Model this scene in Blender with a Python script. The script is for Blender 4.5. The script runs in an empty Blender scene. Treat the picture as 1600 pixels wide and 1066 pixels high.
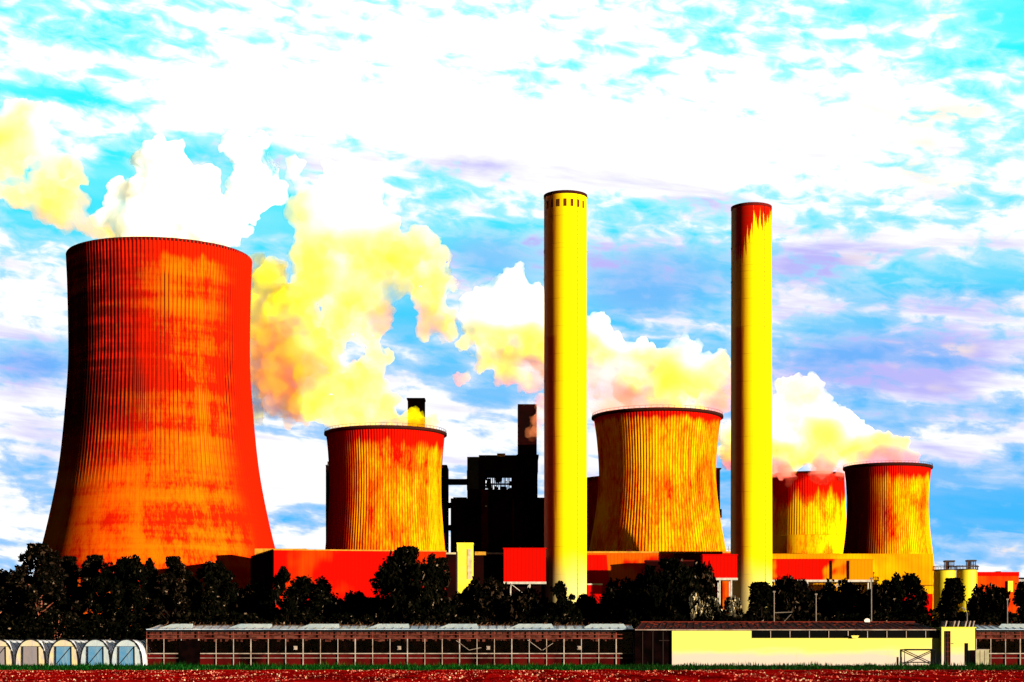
import bpy, bmesh, math, random
from mathutils import Vector, Matrix, noise as mnoise

R = math.radians
PI = math.pi
scene = bpy.context.scene
COL = scene.collection
F = 2700.0            # focal length in photograph pixels
HOR = 1020.0          # row of the horizon
CAM_Z = 2.0


def PX(px, Y):
    return (px - 800.0) / F * Y


def PZ(py, Y):
    return CAM_Z + (HOR - py) / F * Y


def at(px, py, Y):
    return Vector((PX(px, Y), Y, PZ(py, Y)))


# ------------------------------------------------------------------ render / camera
scene.view_settings.view_transform = 'Standard'
scene.view_settings.look = 'None'
scene.view_settings.exposure = 2.5
scene.view_settings.gamma = 1.0
scene.view_settings.use_curve_mapping = False
cy = scene.cycles
cy.max_bounces = 8
cy.diffuse_bounces = 2
cy.glossy_bounces = 2
cy.transmission_bounces = 4
cy.transparent_max_bounces = 12
cy.volume_bounces = 5
cy.volume_step_rate = 1.0
cy.volume_max_steps = 128
cy.use_denoising = True
cy.denoiser = 'OPENIMAGEDENOISE'
cy.denoising_prefilter = 'ACCURATE'
cy.sample_clamp_indirect = 6.0
cy.use_adaptive_sampling = True
cy.adaptive_threshold = 0.02

cam = bpy.data.cameras.new('camera')
cam.sensor_width = 36.0
cam.lens = 36.0 * F / 1600.0
cam.shift_y = (HOR - 533.0) / 1600.0
cam.clip_end = 30000
cam.clip_start = 0.5
camo = bpy.data.objects.new('camera', cam)
camo.location = (0, 0, CAM_Z)
camo.rotation_euler = (R(90), 0, 0)
COL.objects.link(camo)
scene.camera = camo

SUN_AZ = R(51)        # to the right of straight behind the camera
SUN_EL = R(4.5)
sun_dir = Vector((math.sin(SUN_AZ) * math.cos(SUN_EL), -math.cos(SUN_AZ) * math.cos(SUN_EL), math.sin(SUN_EL)))
sl = bpy.data.lights.new('sun', 'SUN')
sl.energy = 4.6
sl.angle = R(0.5)
sl.color = (1.0, 0.86, 0.62)
so = bpy.data.objects.new('sun', sl)
so.rotation_euler = (-sun_dir).to_track_quat('-Z', 'Y').to_euler()
so.location = (300, -300, 200)
COL.objects.link(so)


# ------------------------------------------------------------------ node helper
class NT:
    def __init__(self, tree):
        self.t = tree
        self.n = tree.nodes
        self.l = tree.links

    def node(self, kind, **kw):
        nd = self.n.new(kind)
        for k, v in kw.items():
            setattr(nd, k, v)
        return nd

    def put(self, sock, v):
        if v is None:
            return
        if isinstance(v, bpy.types.NodeSocket):
            self.l.new(v, sock)
        else:
            if isinstance(v, (tuple, list)) and len(v) == 3 and sock.type == 'RGBA':
                v = (*v, 1.0)
            sock.default_value = v

    def math(self, op, a, b=None, c=None, clamp=False):
        nd = self.node('ShaderNodeMath', operation=op, use_clamp=clamp)
        for i, v in enumerate((a, b, c)):
            self.put(nd.inputs[i], v)
        return nd.outputs[0]

    def mix(self, f, a, b, blend='MIX'):
        nd = self.node('ShaderNodeMix', data_type='RGBA', blend_type=blend, clamp_factor=True)
        self.put(nd.inputs[0], f)
        self.put(nd.inputs[6], a)
        self.put(nd.inputs[7], b)
        return nd.outputs[2]

    def half(self, c):
        """the swatches below are noted at twice their reflectance"""
        return self.mix(1.0, c, (0.5, 0.5, 0.5), 'MULTIPLY')

    def step(self, v, lo, hi, a=0.0, b=1.0, kind='SMOOTHSTEP'):
        nd = self.node('ShaderNodeMapRange', interpolation_type=kind, clamp=True)
        self.put(nd.inputs[0], v)
        for i, x in enumerate((lo, hi, a, b)):
            self.put(nd.inputs[i + 1], x)
        return nd.outputs[0]

    def noise(self, vec, scale=1.0, detail=3.0, rough=0.5, dist=0.0):
        nd = self.node('ShaderNodeTexNoise')
        self.put(nd.inputs['Vector'], vec)
        self.put(nd.inputs['Scale'], scale)
        self.put(nd.inputs['Detail'], detail)
        self.put(nd.inputs['Roughness'], rough)
        self.put(nd.inputs['Distortion'], dist)
        return nd.outputs[0]

    def mapping(self, vec, scale=(1, 1, 1), loc=(0, 0, 0), rot=(0, 0, 0)):
        nd = self.node('ShaderNodeMapping')
        self.put(nd.inputs['Vector'], vec)
        nd.inputs['Scale'].default_value = scale
        nd.inputs['Location'].default_value = loc
        nd.inputs['Rotation'].default_value = rot
        return nd.outputs[0]

    def ramp(self, f, stops):
        nd = self.node('ShaderNodeValToRGB')
        self.put(nd.inputs[0], f)
        el = nd.color_ramp.elements
        while len(el) < len(stops):
            el.new(0.5)
        for e, (p, c) in zip(el, stops):
            e.position = p
            e.color = (*c, 1.0)
        return nd.outputs[0]

    def sep(self, v):
        nd = self.node('ShaderNodeSeparateXYZ')
        self.put(nd.inputs[0], v)
        return nd.outputs

    def comb(self, x, y, z):
        nd = self.node('ShaderNodeCombineXYZ')
        for i, v in enumerate((x, y, z)):
            self.put(nd.inputs[i], v)
        return nd.outputs[0]


def new_mat(name):
    m = bpy.data.materials.new(name)
    m.use_nodes = True
    nt = NT(m.node_tree)
    nt.n.clear()
    out = nt.node('ShaderNodeOutputMaterial')
    return m, nt, out


def principled(nt, out, color, rough=0.8, spec=0.1, metal=0.0, bump=None, bump_d=0.1, bump_s=0.5):
    p = nt.node('ShaderNodeBsdfPrincipled')
    nt.put(p.inputs['Base Color'], nt.half(color))
    nt.put(p.inputs['Roughness'], rough)
    nt.put(p.inputs['Metallic'], metal)
    nt.put(p.inputs['Specular IOR Level'], spec)
    if bump is not None:
        b = nt.node('ShaderNodeBump')
        b.inputs['Strength'].default_value = bump_s
        b.inputs['Distance'].default_value = bump_d
        nt.put(b.inputs['Height'], bump)
        nt.l.new(b.outputs[0], p.inputs['Normal'])
    nt.l.new(p.outputs[0], out.inputs['Surface'])
    return p


def simple(name, color, rough=0.8, spec=0.02, metal=0.0, var=0.35, scale=0.6, color2=None, stretch=(1, 1, 1)):
    """A plain finish with uneven wear."""
    m, nt, out = new_mat(name)
    tc = nt.node('ShaderNodeTexCoord').outputs['Object']
    v = nt.mapping(tc, stretch)
    n = nt.noise(v, scale, 5.0, 0.6)
    f = nt.step(n, 0.35, 0.68)
    c2 = color2 or tuple(c * (1 - var) for c in color)
    principled(nt, out, nt.mix(f, color, c2), rough, spec, metal)
    return m


# ------------------------------------------------------------------ mesh helper
class MB:
    def __init__(self):
        self.v = []
        self.f = []

    def quad(self, a, b, c, d):
        i = len(self.v)
        self.v += [Vector(a), Vector(b), Vector(c), Vector(d)]
        self.f.append((i, i + 1, i + 2, i + 3))

    def tri(self, a, b, c):
        i = len(self.v)
        self.v += [Vector(a), Vector(b), Vector(c)]
        self.f.append((i, i + 1, i + 2))

    def hexa(self, p):
        """p: bottom 4 then top 4, each counter-clockwise from above."""
        i = len(self.v)
        self.v += [Vector(q) for q in p]
        for f in ((3, 2, 1, 0), (4, 5, 6, 7), (0, 1, 5, 4), (1, 2, 6, 5), (2, 3, 7, 6), (3, 0, 4, 7)):
            self.f.append(tuple(i + k for k in f))

    def box(self, x0, x1, y0, y1, z0, z1):
        self.hexa([(x0, y0, z0), (x1, y0, z0), (x1, y1, z0), (x0, y1, z0),
                   (x0, y0, z1), (x1, y0, z1), (x1, y1, z1), (x0, y1, z1)])

    def obox(self, c, u, w, x0, x1, y0, y1, z0, z1):
        """box in a rotated ground frame: origin c, axes u and w."""
        def p(x, y, z):
            return Vector((c[0] + u[0] * x + w[0] * y, c[1] + u[1] * x + w[1] * y, z))
        self.hexa([p(x0, y0, z0), p(x1, y0, z0), p(x1, y1, z0), p(x0, y1, z0),
                   p(x0, y0, z1), p(x1, y0, z1), p(x1, y1, z1), p(x0, y1, z1)])

    def tube(self, pts, radii, seg=8, cap=True):
        pts = [Vector(p) for p in pts]
        if not isinstance(radii, (list, tuple)):
            radii = [radii] * len(pts)
        rings = []
        for k, p in enumerate(pts):
            d = (pts[min(k + 1, len(pts) - 1)] - pts[max(k - 1, 0)]).normalized()
            a = d.orthogonal().normalized() if abs(d.z) < 0.95 else Vector((1, 0, 0))
            b = d.cross(a).normalized()
            a = b.cross(d).normalized()
            i0 = len(self.v)
            for s in range(seg):
                t = 2 * PI * s / seg
                self.v.append(p + (a * math.cos(t) + b * math.sin(t)) * radii[k])
            rings.append(i0)
        for r0, r1 in zip(rings, rings[1:]):
            for s in range(seg):
                self.f.append((r0 + s, r0 + (s + 1) % seg, r1 + (s + 1) % seg, r1 + s))
        if cap:
            self.f.append(tuple(rings[0] + s for s in reversed(range(seg))))
            self.f.append(tuple(rings[-1] + s for s in range(seg)))

    def lathe(self, c, prof, seg=64, closed_profile=False):
        """prof: (radius, z) list."""
        rings = []
        for r, z in prof:
            i0 = len(self.v)
            for s in range(seg):
                t = 2 * PI * s / seg
                self.v.append(Vector((c[0] + r * math.cos(t), c[1] + r * math.sin(t), z)))
            rings.append(i0)
        pairs = list(zip(rings, rings[1:]))
        if closed_profile:
            pairs.append((rings[-1], rings[0]))
        for r0, r1 in pairs:
            for s in range(seg):
                self.f.append((r0 + s, r0 + (s + 1) % seg, r1 + (s + 1) % seg, r1 + s))

    def disc(self, c, r, z, seg=48):
        i0 = len(self.v)
        for s in range(seg):
            t = 2 * PI * s / seg
            self.v.append(Vector((c[0] + r * math.cos(t), c[1] + r * math.sin(t), z)))
        self.f.append(tuple(range(i0, i0 + seg)))

    def build(self, name, mat, parent=None, smooth=False, loc=None):
        off = Vector((0, 0, 0))
        p = parent
        while p is not None:
            off += p.location
            p = p.parent
        if parent is None and loc is not None:
            off = Vector(loc)
        me = bpy.data.meshes.new(name)
        me.from_pydata([tuple(q - off) for q in self.v], [], self.f)
        me.update()
        if smooth:
            for pl in me.polygons:
                pl.use_smooth = True
        o = bpy.data.objects.new(name, me)
        for m in (mat if isinstance(mat, (list, tuple)) else [mat]):
            me.materials.append(m)
        if parent is not None:
            o.parent = parent
        elif loc is not None:
            o.location = loc
        COL.objects.link(o)
        return o


def tag(o, label, cat, group=None, kind=None):
    if label:
        o['label'] = label
    if cat:
        o['category'] = cat
    if group:
        o['group'] = group
    if kind:
        o['kind'] = kind
    return o


def thing(name, loc, label, cat, group=None):
    o = bpy.data.objects.new(name, None)
    o.location = loc
    COL.objects.link(o)
    return tag(o, label, cat, group)


def struct(o):
    o['kind'] = 'structure'
    return o


def children(o):
    return [c for c in bpy.data.objects if c.parent == o]


def copy_thing(src, kids):
    """copy a thing and its parts (kids: list of (object, [sub objects]))"""
    r = src.copy()
    COL.objects.link(r)
    for k, subs in kids:
        c = k.copy()
        COL.objects.link(c)
        c.parent = r
        for s in subs:
            d = s.copy()
            COL.objects.link(d)
            d.parent = c
    return r



# ------------------------------------------------------------------ sky
world = bpy.data.worlds.new('World')
scene.world = world
world.use_nodes = True
wt = NT(world.node_tree)
wt.n.clear()
wout = wt.node('ShaderNodeOutputWorld')
D = wt.node('ShaderNodeTexCoord').outputs['Generated']
dx, dy, dz = wt.sep(D)
AZ = wt.math('ARCTAN2', dx, dy)
HYP = wt.math('SQRT', wt.math('ADD', wt.math('MULTIPLY', dx, dx), wt.math('MULTIPLY', dy, dy)))
EL = wt.math('ARCTAN2', dz, HYP)


def azel(px, py):
    v = Vector(((px - 800) / F, 1.0, (HOR - py) / F))
    return math.atan2(v.x, v.y), math.atan2(v.z, math.hypot(v.x, v.y))


def bank(blobs):
    """sum of soft cloud banks, each at its own place in the sky: (px, py, width, height, weight, tilt)."""
    acc = None
    for px, py, sx, sy, w, *t in blobs:
        t = t[0] if t else 0.0
        a0, e0 = azel(px, py)
        da = wt.math('SUBTRACT', AZ, a0)
        de = wt.math('SUBTRACT', EL, e0)
        if t:
            de = wt.math('MULTIPLY_ADD', da, t, de)
        da = wt.math('MULTIPLY', da, F / sx)
        de = wt.math('MULTIPLY', de, F / sy)
        q = wt.math('MULTIPLY_ADD', da, da, wt.math('MULTIPLY', de, de))
        g = wt.math('EXPONENT', wt.math('MULTIPLY', q, -1.0))
        g = wt.math('MULTIPLY', g, w)
        acc = g if acc is None else wt.math('ADD', acc, g)
    return acc


# cloud texture, stretched along the horizon, streaks slightly tilted
P = wt.comb(AZ, wt.math('MULTIPLY_ADD', AZ, 0.10, EL), 0.0)
n_big = wt.noise(wt.mapping(P, (11, 30, 1), (3.1, 0.4, 0)), 1.0, 5.0, 0.55, 0.6)
n_mid = wt.noise(wt.mapping(P, (24, 62, 1), (1.7, 5.3, 2)), 1.0, 6.0, 0.55, 0.8)
n_fine = wt.noise(wt.mapping(P, (58, 128, 1), (8.7, 2.3, 4)), 1.0, 5.0, 0.55, 0.5)
n_streak = wt.noise(wt.mapping(P, (13, 125, 1), (2.2, 6.1, 3)), 1.0, 5.0, 0.55, 0.3)
n_shade = wt.noise(wt.mapping(P, (9, 42, 1), (4.4, 9.1, 7)), 1.0, 5.0, 0.55, 0.4)

amount = bank([
    (560, 185, 420, 62, 0.55, 0.05), (950, 230, 330, 55, 0.35), (230, 140, 160, 20, -0.1),
    (600, 60, 300, 60, 0.22), (60, 45, 90, 40, -0.10), (190, 55, 130, 40, -0.28), (110, 152, 110, 16, -0.75, 0.10),
    (1580, 30, 110, 70, -0.45), (1330, 40, 120, 40, -0.10), (1060, 55, 150, 30, -0.12),
    (1560, 200, 60, 60, -0.20), (1300, 190, 160, 60, 0.20), (1080, 275, 150, 22, 0.35),
    (330, 235, 140, 30, -0.55), (560, 225, 130, 26, -0.45, 0.2), (170, 300, 50, 60, -0.70), (60, 330, 70, 50, -0.50),
    (740, 300, 130, 30, -0.18, 0.15), (770, 380, 110, 45, -0.55), (420, 340, 50, 40, -0.65),
    (1000, 300, 70, 16, 0.18), (1050, 420, 120, 90, -0.32), (950, 470, 60, 40, -0.30),
    (1430, 345, 180, 16, -0.18), (1400, 375, 190, 18, 0.20), (1480, 440, 190, 30, -0.55), (1270, 470, 70, 28, 0.30),
    (1350, 505, 150, 14, -0.35), (1330, 555, 170, 26, -0.42), (1520, 600, 140, 16, 0.42, 0.12), (1500, 545, 120, 14, 0.20),
    (1450, 645, 150, 18, -0.40), (1500, 690, 120, 14, 0.28), (1520, 800, 190, 70, -0.60), (1340, 620, 70, 22, -0.3),
    (40, 480, 90, 60, 0.25), (60, 560, 60, 24, -0.50), (60, 650, 90, 40, 0.20), (40, 740, 60, 18, -0.42),
    (30, 800, 80, 30, 0.2), (470, 760, 80, 70, 0.45), (460, 805, 60, 26, -0.60), (700, 690, 80, 40, 0.35),
    (700, 565, 80, 32, -0.40), (770, 620, 60, 26, -0.55), (640, 490, 50, 40, -0.65), (440, 670, 50, 14, -0.3),
    (1150, 760, 40, 60, -0.5),
])
grey = bank([
    (330, 235, 150, 45, 0.30), (560, 225, 150, 40, 0.20, 0.2), (760, 400, 110, 50, 0.35), (1010, 440, 130, 70, 0.45),
    (1100, 330, 140, 26, 0.10), (1350, 390, 160, 22, 0.16), (1330, 570, 180, 50, 0.42), (1480, 560, 140, 40, 0.3), (1250, 430, 120, 60, 0.25), (760, 260, 200, 30, 0.2), (1500, 470, 160, 30, 0.25),
    (1500, 700, 160, 60, 0.16), (50, 570, 70, 30, 0.45), (60, 690, 80, 60, 0.15), (1520, 840, 160, 40, 0.10),
    (800, 110, 900, 110, -0.45), (110, 300, 110, 70, -0.2),
])
tex = wt.math('ADD', wt.math('MULTIPLY', n_big, 0.55), wt.math('MULTIPLY', n_mid, 0.60))
hi = wt.step(EL, 0.12, 0.32)
tex = wt.math('MULTIPLY_ADD', wt.math('ADD', n_fine, -0.5), wt.math('MULTIPLY_ADD', hi, 0.30, 0.58), tex)
tex = wt.math('MULTIPLY_ADD', wt.math('ADD', n_streak, -0.5), wt.math('MULTIPLY_ADD', hi, -0.45, 0.55), tex)
c_raw = wt.math('ADD', wt.math('ADD', tex, -0.545), wt.math('MULTIPLY', amount, 0.62))
cloud = wt.step(c_raw, -0.09, 0.10)

# clear air: the Nishita sky, deepening from pale cyan overhead to blue near the horizon
sky = wt.node('ShaderNodeTexSky', sky_type='NISHITA')
sky.sun_disc = False
sky.sun_elevation = SUN_EL
sky.sun_rotation = PI - SUN_AZ
sky.air_density = 1.0
sky.dust_density = 0.6
sky.ozone_density = 2.0
front = wt.step(dy, 0.78, 0.90, 0.0, 1.0)
gap = wt.mix(hi, (0.055, 0.50, 1.0), (0.02, 0.95, 1.0))
gap = wt.mix(wt.step(n_shade, 0.35, 0.75), gap, wt.mix(hi, (0.22, 0.55, 0.99), (0.25, 1.0, 1.0)))
gap = wt.mix(wt.step(c_raw, -0.30, -0.02), gap, wt.mix(hi, (0.42, 0.66, 0.99), (0.45, 1.0, 1.0)))
gap = wt.mix(wt.math('MULTIPLY', wt.step(grey, 0.08, 0.45), 0.5), gap, (0.26, 0.36, 0.98))
# cloud bodies: sunlit white, their shaded undersides lavender
g_raw = wt.math('ADD', wt.math('ADD', wt.math('MULTIPLY_ADD', n_streak, 0.5, wt.math('MULTIPLY', n_shade, 0.8)), -0.69), grey)
cloud_col = wt.mix(wt.step(g_raw, -0.04, 0.34), (1.08, 1.08, 1.08), (0.52, 0.50, 0.98))
warm = wt.math('MULTIPLY', wt.step(wt.noise(wt.mapping(P, (14, 40, 1), (9, 9, 9)), 1.0, 3.0), 0.56, 0.72),
               wt.step(AZ, 0.08, 0.22))
cloud_col = wt.mix(wt.math('MULTIPLY', warm, 0.7), cloud_col, (1.08, 0.90, 0.70))
painted = wt.mix(cloud, gap, cloud_col)

bg_sky = wt.node('ShaderNodeBackground')
# sky dimmed out of view, an added cut that keeps shaded sides dark
wt.put(bg_sky.inputs[0], wt.mix(1.0, sky.outputs[0], (0.30, 0.30, 0.30), 'MULTIPLY'))
bg_sky.inputs[1].default_value = 0.05
bg_cl = wt.node('ShaderNodeBackground')
wt.put(bg_cl.inputs[0], painted)
bg_cl.inputs[1].default_value = 0.177
# cloudy sky only ahead of the camera; the unseen rest is dimmed clear sky
ms = wt.node('ShaderNodeMixShader')
wt.put(ms.inputs[0], wt.math('MULTIPLY', front, wt.step(EL, -0.02, 0.0)))
wt.l.new(bg_sky.outputs[0], ms.inputs[1])
wt.l.new(bg_cl.outputs[0], ms.inputs[2])
wt.l.new(ms.outputs[0], wout.inputs['Surface'])
world.cycles.sampling_method = 'MANUAL'
world.cycles.sample_map_resolution = 512

# ------------------------------------------------------------------ materials
def tower_mat(name, bright, mid, dark, black, H, top_band=0.0, horiz=0.0, seed=0.0, bias=0.0, streak=(0.16, 0.16, 0.018), sooty=0.35, upper=0.0, west_shade=0.0, joints=0, joint_f=0.5):
    m, nt, out = new_mat(name)
    tc = nt.node('ShaderNodeTexCoord').outputs['Object']
    x, y, z = nt.sep(tc)
    st = nt.noise(nt.mapping(tc, streak, (seed, seed * 2, seed)), 1.0, 5.0, 0.65, 0.2)
    bl = nt.noise(nt.mapping(tc, (0.035, 0.035, 0.028), (seed * 3, 1, seed)), 1.0, 4.0, 0.6, 0.5)
    fi = nt.noise(nt.mapping(tc, (1.3, 1.3, 0.22), (0, seed, 0)), 1.0, 4.0, 0.75)
    v = nt.math('ADD', nt.math('MULTIPLY', st, 0.50), nt.math('MULTIPLY', bl, 0.62))
    v = nt.math('MULTIPLY_ADD', fi, 0.46, v)
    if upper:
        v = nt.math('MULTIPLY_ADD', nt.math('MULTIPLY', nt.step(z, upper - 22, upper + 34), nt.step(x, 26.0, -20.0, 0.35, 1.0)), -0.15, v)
    if horiz:
        hz = nt.noise(nt.mapping(tc, (0.012, 0.012, 0.16), (5, seed, 0)), 1.0, 3.0, 0.55)
        v = nt.math('MULTIPLY_ADD', hz, horiz, v)
        v = nt.math('ADD', v, -0.5 * horiz)
    v = nt.math('ADD', v, -0.79 + bias)
    col = nt.ramp(nt.step(v, -0.24, 0.24, kind='LINEAR'),
                  [(0.0, dark), (0.34, dark), (0.58, mid), (0.82, bright), (1.0, bright)])
    if top_band:
        # soot and damp under the rim, running down in drips
        edge = nt.math('MULTIPLY_ADD', nt.math('ADD', st, -0.5), top_band * 2.2, H - top_band)
        f = nt.step(nt.math('SUBTRACT', z, edge), -top_band * 0.25, top_band * 0.35)
        col = nt.mix(f, col, dark)
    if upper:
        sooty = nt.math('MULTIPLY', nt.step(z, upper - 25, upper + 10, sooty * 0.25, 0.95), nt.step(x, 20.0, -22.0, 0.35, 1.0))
    so_ = nt.noise(nt.mapping(tc, (0.30, 0.30, 0.022), (seed, 7, seed)), 1.0, 6.0, 0.7, 0.3)
    col = nt.mix(nt.math('MULTIPLY', nt.step(so_, 0.58, 0.72), sooty), col, black)
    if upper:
        # above mid height, darker towards the left, in upright runs and level lifts
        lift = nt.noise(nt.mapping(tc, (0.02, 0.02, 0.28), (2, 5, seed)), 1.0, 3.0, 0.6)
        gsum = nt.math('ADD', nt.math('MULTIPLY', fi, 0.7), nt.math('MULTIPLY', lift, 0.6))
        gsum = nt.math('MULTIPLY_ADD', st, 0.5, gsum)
        left_dark = nt.math('MULTIPLY', nt.step(z, upper - 16, upper + 22), nt.step(x, 22.0, -24.0))
        col = nt.mix(nt.math('MULTIPLY', left_dark, nt.step(gsum, 0.70, 0.98, 0.2, 0.95)), col, (0.055, 0.003, 0.002))
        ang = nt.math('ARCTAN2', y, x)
        col = nt.mix(nt.step(nt.math('MULTIPLY_ADD', bl, 0.5, ang), -0.62, -0.15), col, dark)  # darker shading of the right edge put into the colour
    if west_shade:  # shade of the tower's left side put into the colour
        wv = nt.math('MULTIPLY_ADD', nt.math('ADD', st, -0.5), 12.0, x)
        col = nt.mix(nt.step(wv, -west_shade + 12, -west_shade - 5), col, (0.30, 0.004, 0.002))
        col = nt.mix(nt.math('MULTIPLY', nt.step(wv, -west_shade + 3, -west_shade - 14), 0.85), col, black)
    if joints:
        # dark joint lines along the upright ribs
        an = nt.math('FRACT', nt.math('MULTIPLY', nt.math('ARCTAN2', y, x), joints / (2 * PI)))
        jl = nt.step(nt.math('ABSOLUTE', nt.math('ADD', an, -0.5)), 0.17, 0.07)
        jl = nt.math('MULTIPLY', jl, nt.step(st, 0.36, 0.60, 0.35, 1.0))
        if upper:
            jl = nt.math('MULTIPLY', jl, nt.step(nt.math('MULTIPLY_ADD', bl, 26.0, z), upper - 14, upper + 18))
            jl = nt.math('MULTIPLY', jl, nt.step(z, H - 8, H - 14))
        col = nt.mix(nt.math('MULTIPLY', jl, joint_f), col, black)
    rings = nt.math('FRACT', nt.math('MULTIPLY', z, 0.45))
    col = nt.mix(nt.math('MULTIPLY', nt.step(rings, 0.10, 0.0), 0.22), col, black)
    principled(nt, out, col, 0.9, 0.0)
    return m


M = {}
ORANGE = (0.62, 0.066, 0.0008)
RED = (0.46, 0.0035, 0.0006)
SOOT_SHADE = (0.035, 0.004, 0.002)
M['tower_big'] = tower_mat('tower_big', (0.64, 0.10, 0.001), ORANGE, (0.48, 0.008, 0.0008), SOOT_SHADE, 173, 6.0, 0.55, 1.3, 0.05, sooty=0.40, upper=84.0, joints=140, joint_f=0.9)
M['tower_a'] = tower_mat('tower_a', (0.75, 0.32, 0.001), (0.68, 0.12, 0.0008), RED, SOOT_SHADE, 102.5, 8.5, 0.0, 4.1, 0.04, sooty=0.5, west_shade=15.0, joints=132, joint_f=0.45)
M['tower_b'] = tower_mat('tower_b', (0.75, 0.34, 0.001), (0.68, 0.14, 0.0008), RED, SOOT_SHADE, 117, 5.0, 0.0, 9.7, 0.06, sooty=0.65, joints=132, joint_f=0.5)
M['tower_c'] = tower_mat('tower_c', (0.75, 0.38, 0.001), (0.68, 0.16, 0.0008), RED, SOOT_SHADE, 114, 8.0, 0.0, 2.2, 0.10, sooty=0.3, west_shade=12.0, joints=120, joint_f=0.4)
M['tower_d'] = tower_mat('tower_d', (0.75, 0.38, 0.001), (0.68, 0.12, 0.0008), RED, SOOT_SHADE, 119, 17.0, 0.0, 6.4, 0.13, sooty=0.08)
M['rim'] = simple('rim', (0.10, 0.004, 0.002), 0.9, 0.05)
M['rim_dark'] = simple('rim_dark', (0.030, 0.004, 0.002), 0.9, 0.05)


def stack_mat(name, seed, stain_shade_top, cap_red):
    m, nt, out = new_mat(name)
    tc = nt.node('ShaderNodeTexCoord').outputs['Object']
    x, y, z = nt.sep(tc)
    ang = nt.math('ARCTAN2', x, nt.math('MULTIPLY', y, -1.0))      # 0 faces the field, negative to the left
    st = nt.noise(nt.mapping(tc, (0.5, 0.5, 0.02), (seed, seed, 0)), 1.0, 5.0, 0.65)
    bl = nt.noise(nt.mapping(tc, (0.05, 0.05, 0.03), (seed, 0, 3)), 1.0, 4.0, 0.6)
    yel = (0.62, 0.52, 0.002)
    col = nt.mix(nt.math('MULTIPLY', nt.step(st, 0.52, 0.74), 0.45), yel, (0.56, 0.33, 0.002))
    col = nt.mix(nt.step(nt.math('MULTIPLY_ADD', nt.math('ADD', st, -0.5), 0.3, ang), -0.05, -0.65), col, (0.58, 0.26, 0.003))  # orange turn into shade, painted towards the left
    # left side: rust runs and painted-in shade, stronger below a set height
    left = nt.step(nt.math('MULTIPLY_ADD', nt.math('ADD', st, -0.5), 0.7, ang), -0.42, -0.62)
    low = nt.step(z, stain_shade_top + 0.8, stain_shade_top - 0.8)
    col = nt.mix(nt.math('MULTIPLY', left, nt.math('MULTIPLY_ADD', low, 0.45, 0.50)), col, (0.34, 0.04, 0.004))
    if cap_red:
        drip = nt.noise(nt.mapping(tc, (1.3, 1.3, 0.03), (seed, 2, 1)), 1.0, 5.0, 0.7)
        e = nt.math('MULTIPLY_ADD', nt.math('ADD', drip, -0.5), 40.0, cap_red - 9.0)
        e = nt.math('MULTIPLY_ADD', nt.step(ang, 0.05, -0.6), -15.0, e)
        col = nt.mix(nt.step(nt.math('SUBTRACT', z, e), -0.6, 0.8), col, (0.33, 0.004, 0.001))
    rings = nt.math('FRACT', nt.math('MULTIPLY', z, 0.0833))
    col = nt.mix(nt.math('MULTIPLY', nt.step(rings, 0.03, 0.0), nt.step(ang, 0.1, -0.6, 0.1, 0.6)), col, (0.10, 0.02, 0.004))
    fine = nt.math('FRACT', nt.math('MULTIPLY', z, 0.5))
    col = nt.mix(nt.math('MULTIPLY', nt.step(fine, 0.12, 0.0), 0.12), col, (0.2, 0.06, 0.004))
    pale = nt.step(nt.math('MULTIPLY_ADD', bl, 14.0, z), 52.0, 34.0)
    col = nt.mix(nt.math('MULTIPLY', pale, 0.85), col, (0.42, 0.36, 0.16))
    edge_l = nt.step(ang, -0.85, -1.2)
    col = nt.mix(nt.math('MULTIPLY', edge_l, 0.7), col, (0.40, 0.36, 0.42))  # lavender skylight on the shaded left edge, put into the colour
    principled(nt, out, col, 0.9, 0.0)
    return m


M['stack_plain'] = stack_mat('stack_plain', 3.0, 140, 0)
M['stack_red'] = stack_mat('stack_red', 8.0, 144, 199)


def cladding(name, main, second, seed, thr=(0.45, 0.62), ribs=1.6, dark=(0.04, 0.004, 0.002)):
    """profiled metal sheet: two colours in patches, fine upright ribs."""
    m, nt, out = new_mat(name)
    tc = nt.node('ShaderNodeTexCoord').outputs['Object']
    x, y, z = nt.sep(tc)
    n = nt.noise(nt.mapping(tc, (0.028, 0.028, 0.04), (seed, seed, seed)), 1.0, 3.0, 0.5, 0.4)
    f2 = nt.noise(nt.mapping(tc, (0.35, 0.35, 0.02), (seed, 1, 2)), 1.0, 4.0, 0.6)
    col = nt.mix(nt.step(nt.math('MULTIPLY_ADD', nt.math('ADD', f2, -0.5), 0.18, n), *thr), main, second)
    rb = nt.math('FRACT', nt.math('MULTIPLY', nt.math('ADD', x, y), 1.0 / ribs))
    col = nt.mix(nt.math('MULTIPLY', nt.step(rb, 0.25, 0.10), 0.22), col, dark)
    principled(nt, out, col, 0.9, 0.0)
    return m


M['hall_red'] = cladding('hall_red', (0.36, 0.0022, 0.0008), (0.36, 0.030, 0.0008), 1.0, (0.50, 0.66))  # red and orange patches stand for tree shade on a sunlit wall
M['hall_mid'] = cladding('hall_mid', (0.38, 0.062, 0.001), (0.36, 0.003, 0.001), 6.0, (0.50, 0.58))
M['hall_right'] = cladding('hall_right', (0.56, 0.32, 0.001), (0.52, 0.16, 0.001), 12.0, (0.42, 0.64))
M['gallery_red'] = cladding('gallery_red', (0.38, 0.0022, 0.0008), (0.36, 0.006, 0.001), 3.0, (0.6, 0.8))
M['gallery_mixed'] = cladding('gallery_mixed', (0.38, 0.003, 0.0008), (0.43, 0.16, 0.001), 21.0, (0.47, 0.53))
M['roof_trim'] = simple('roof_trim', (0.42, 0.20, 0.02), 0.7)
M['pale_trim'] = simple('pale_trim', (0.45, 0.38, 0.22), 0.7)
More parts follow.
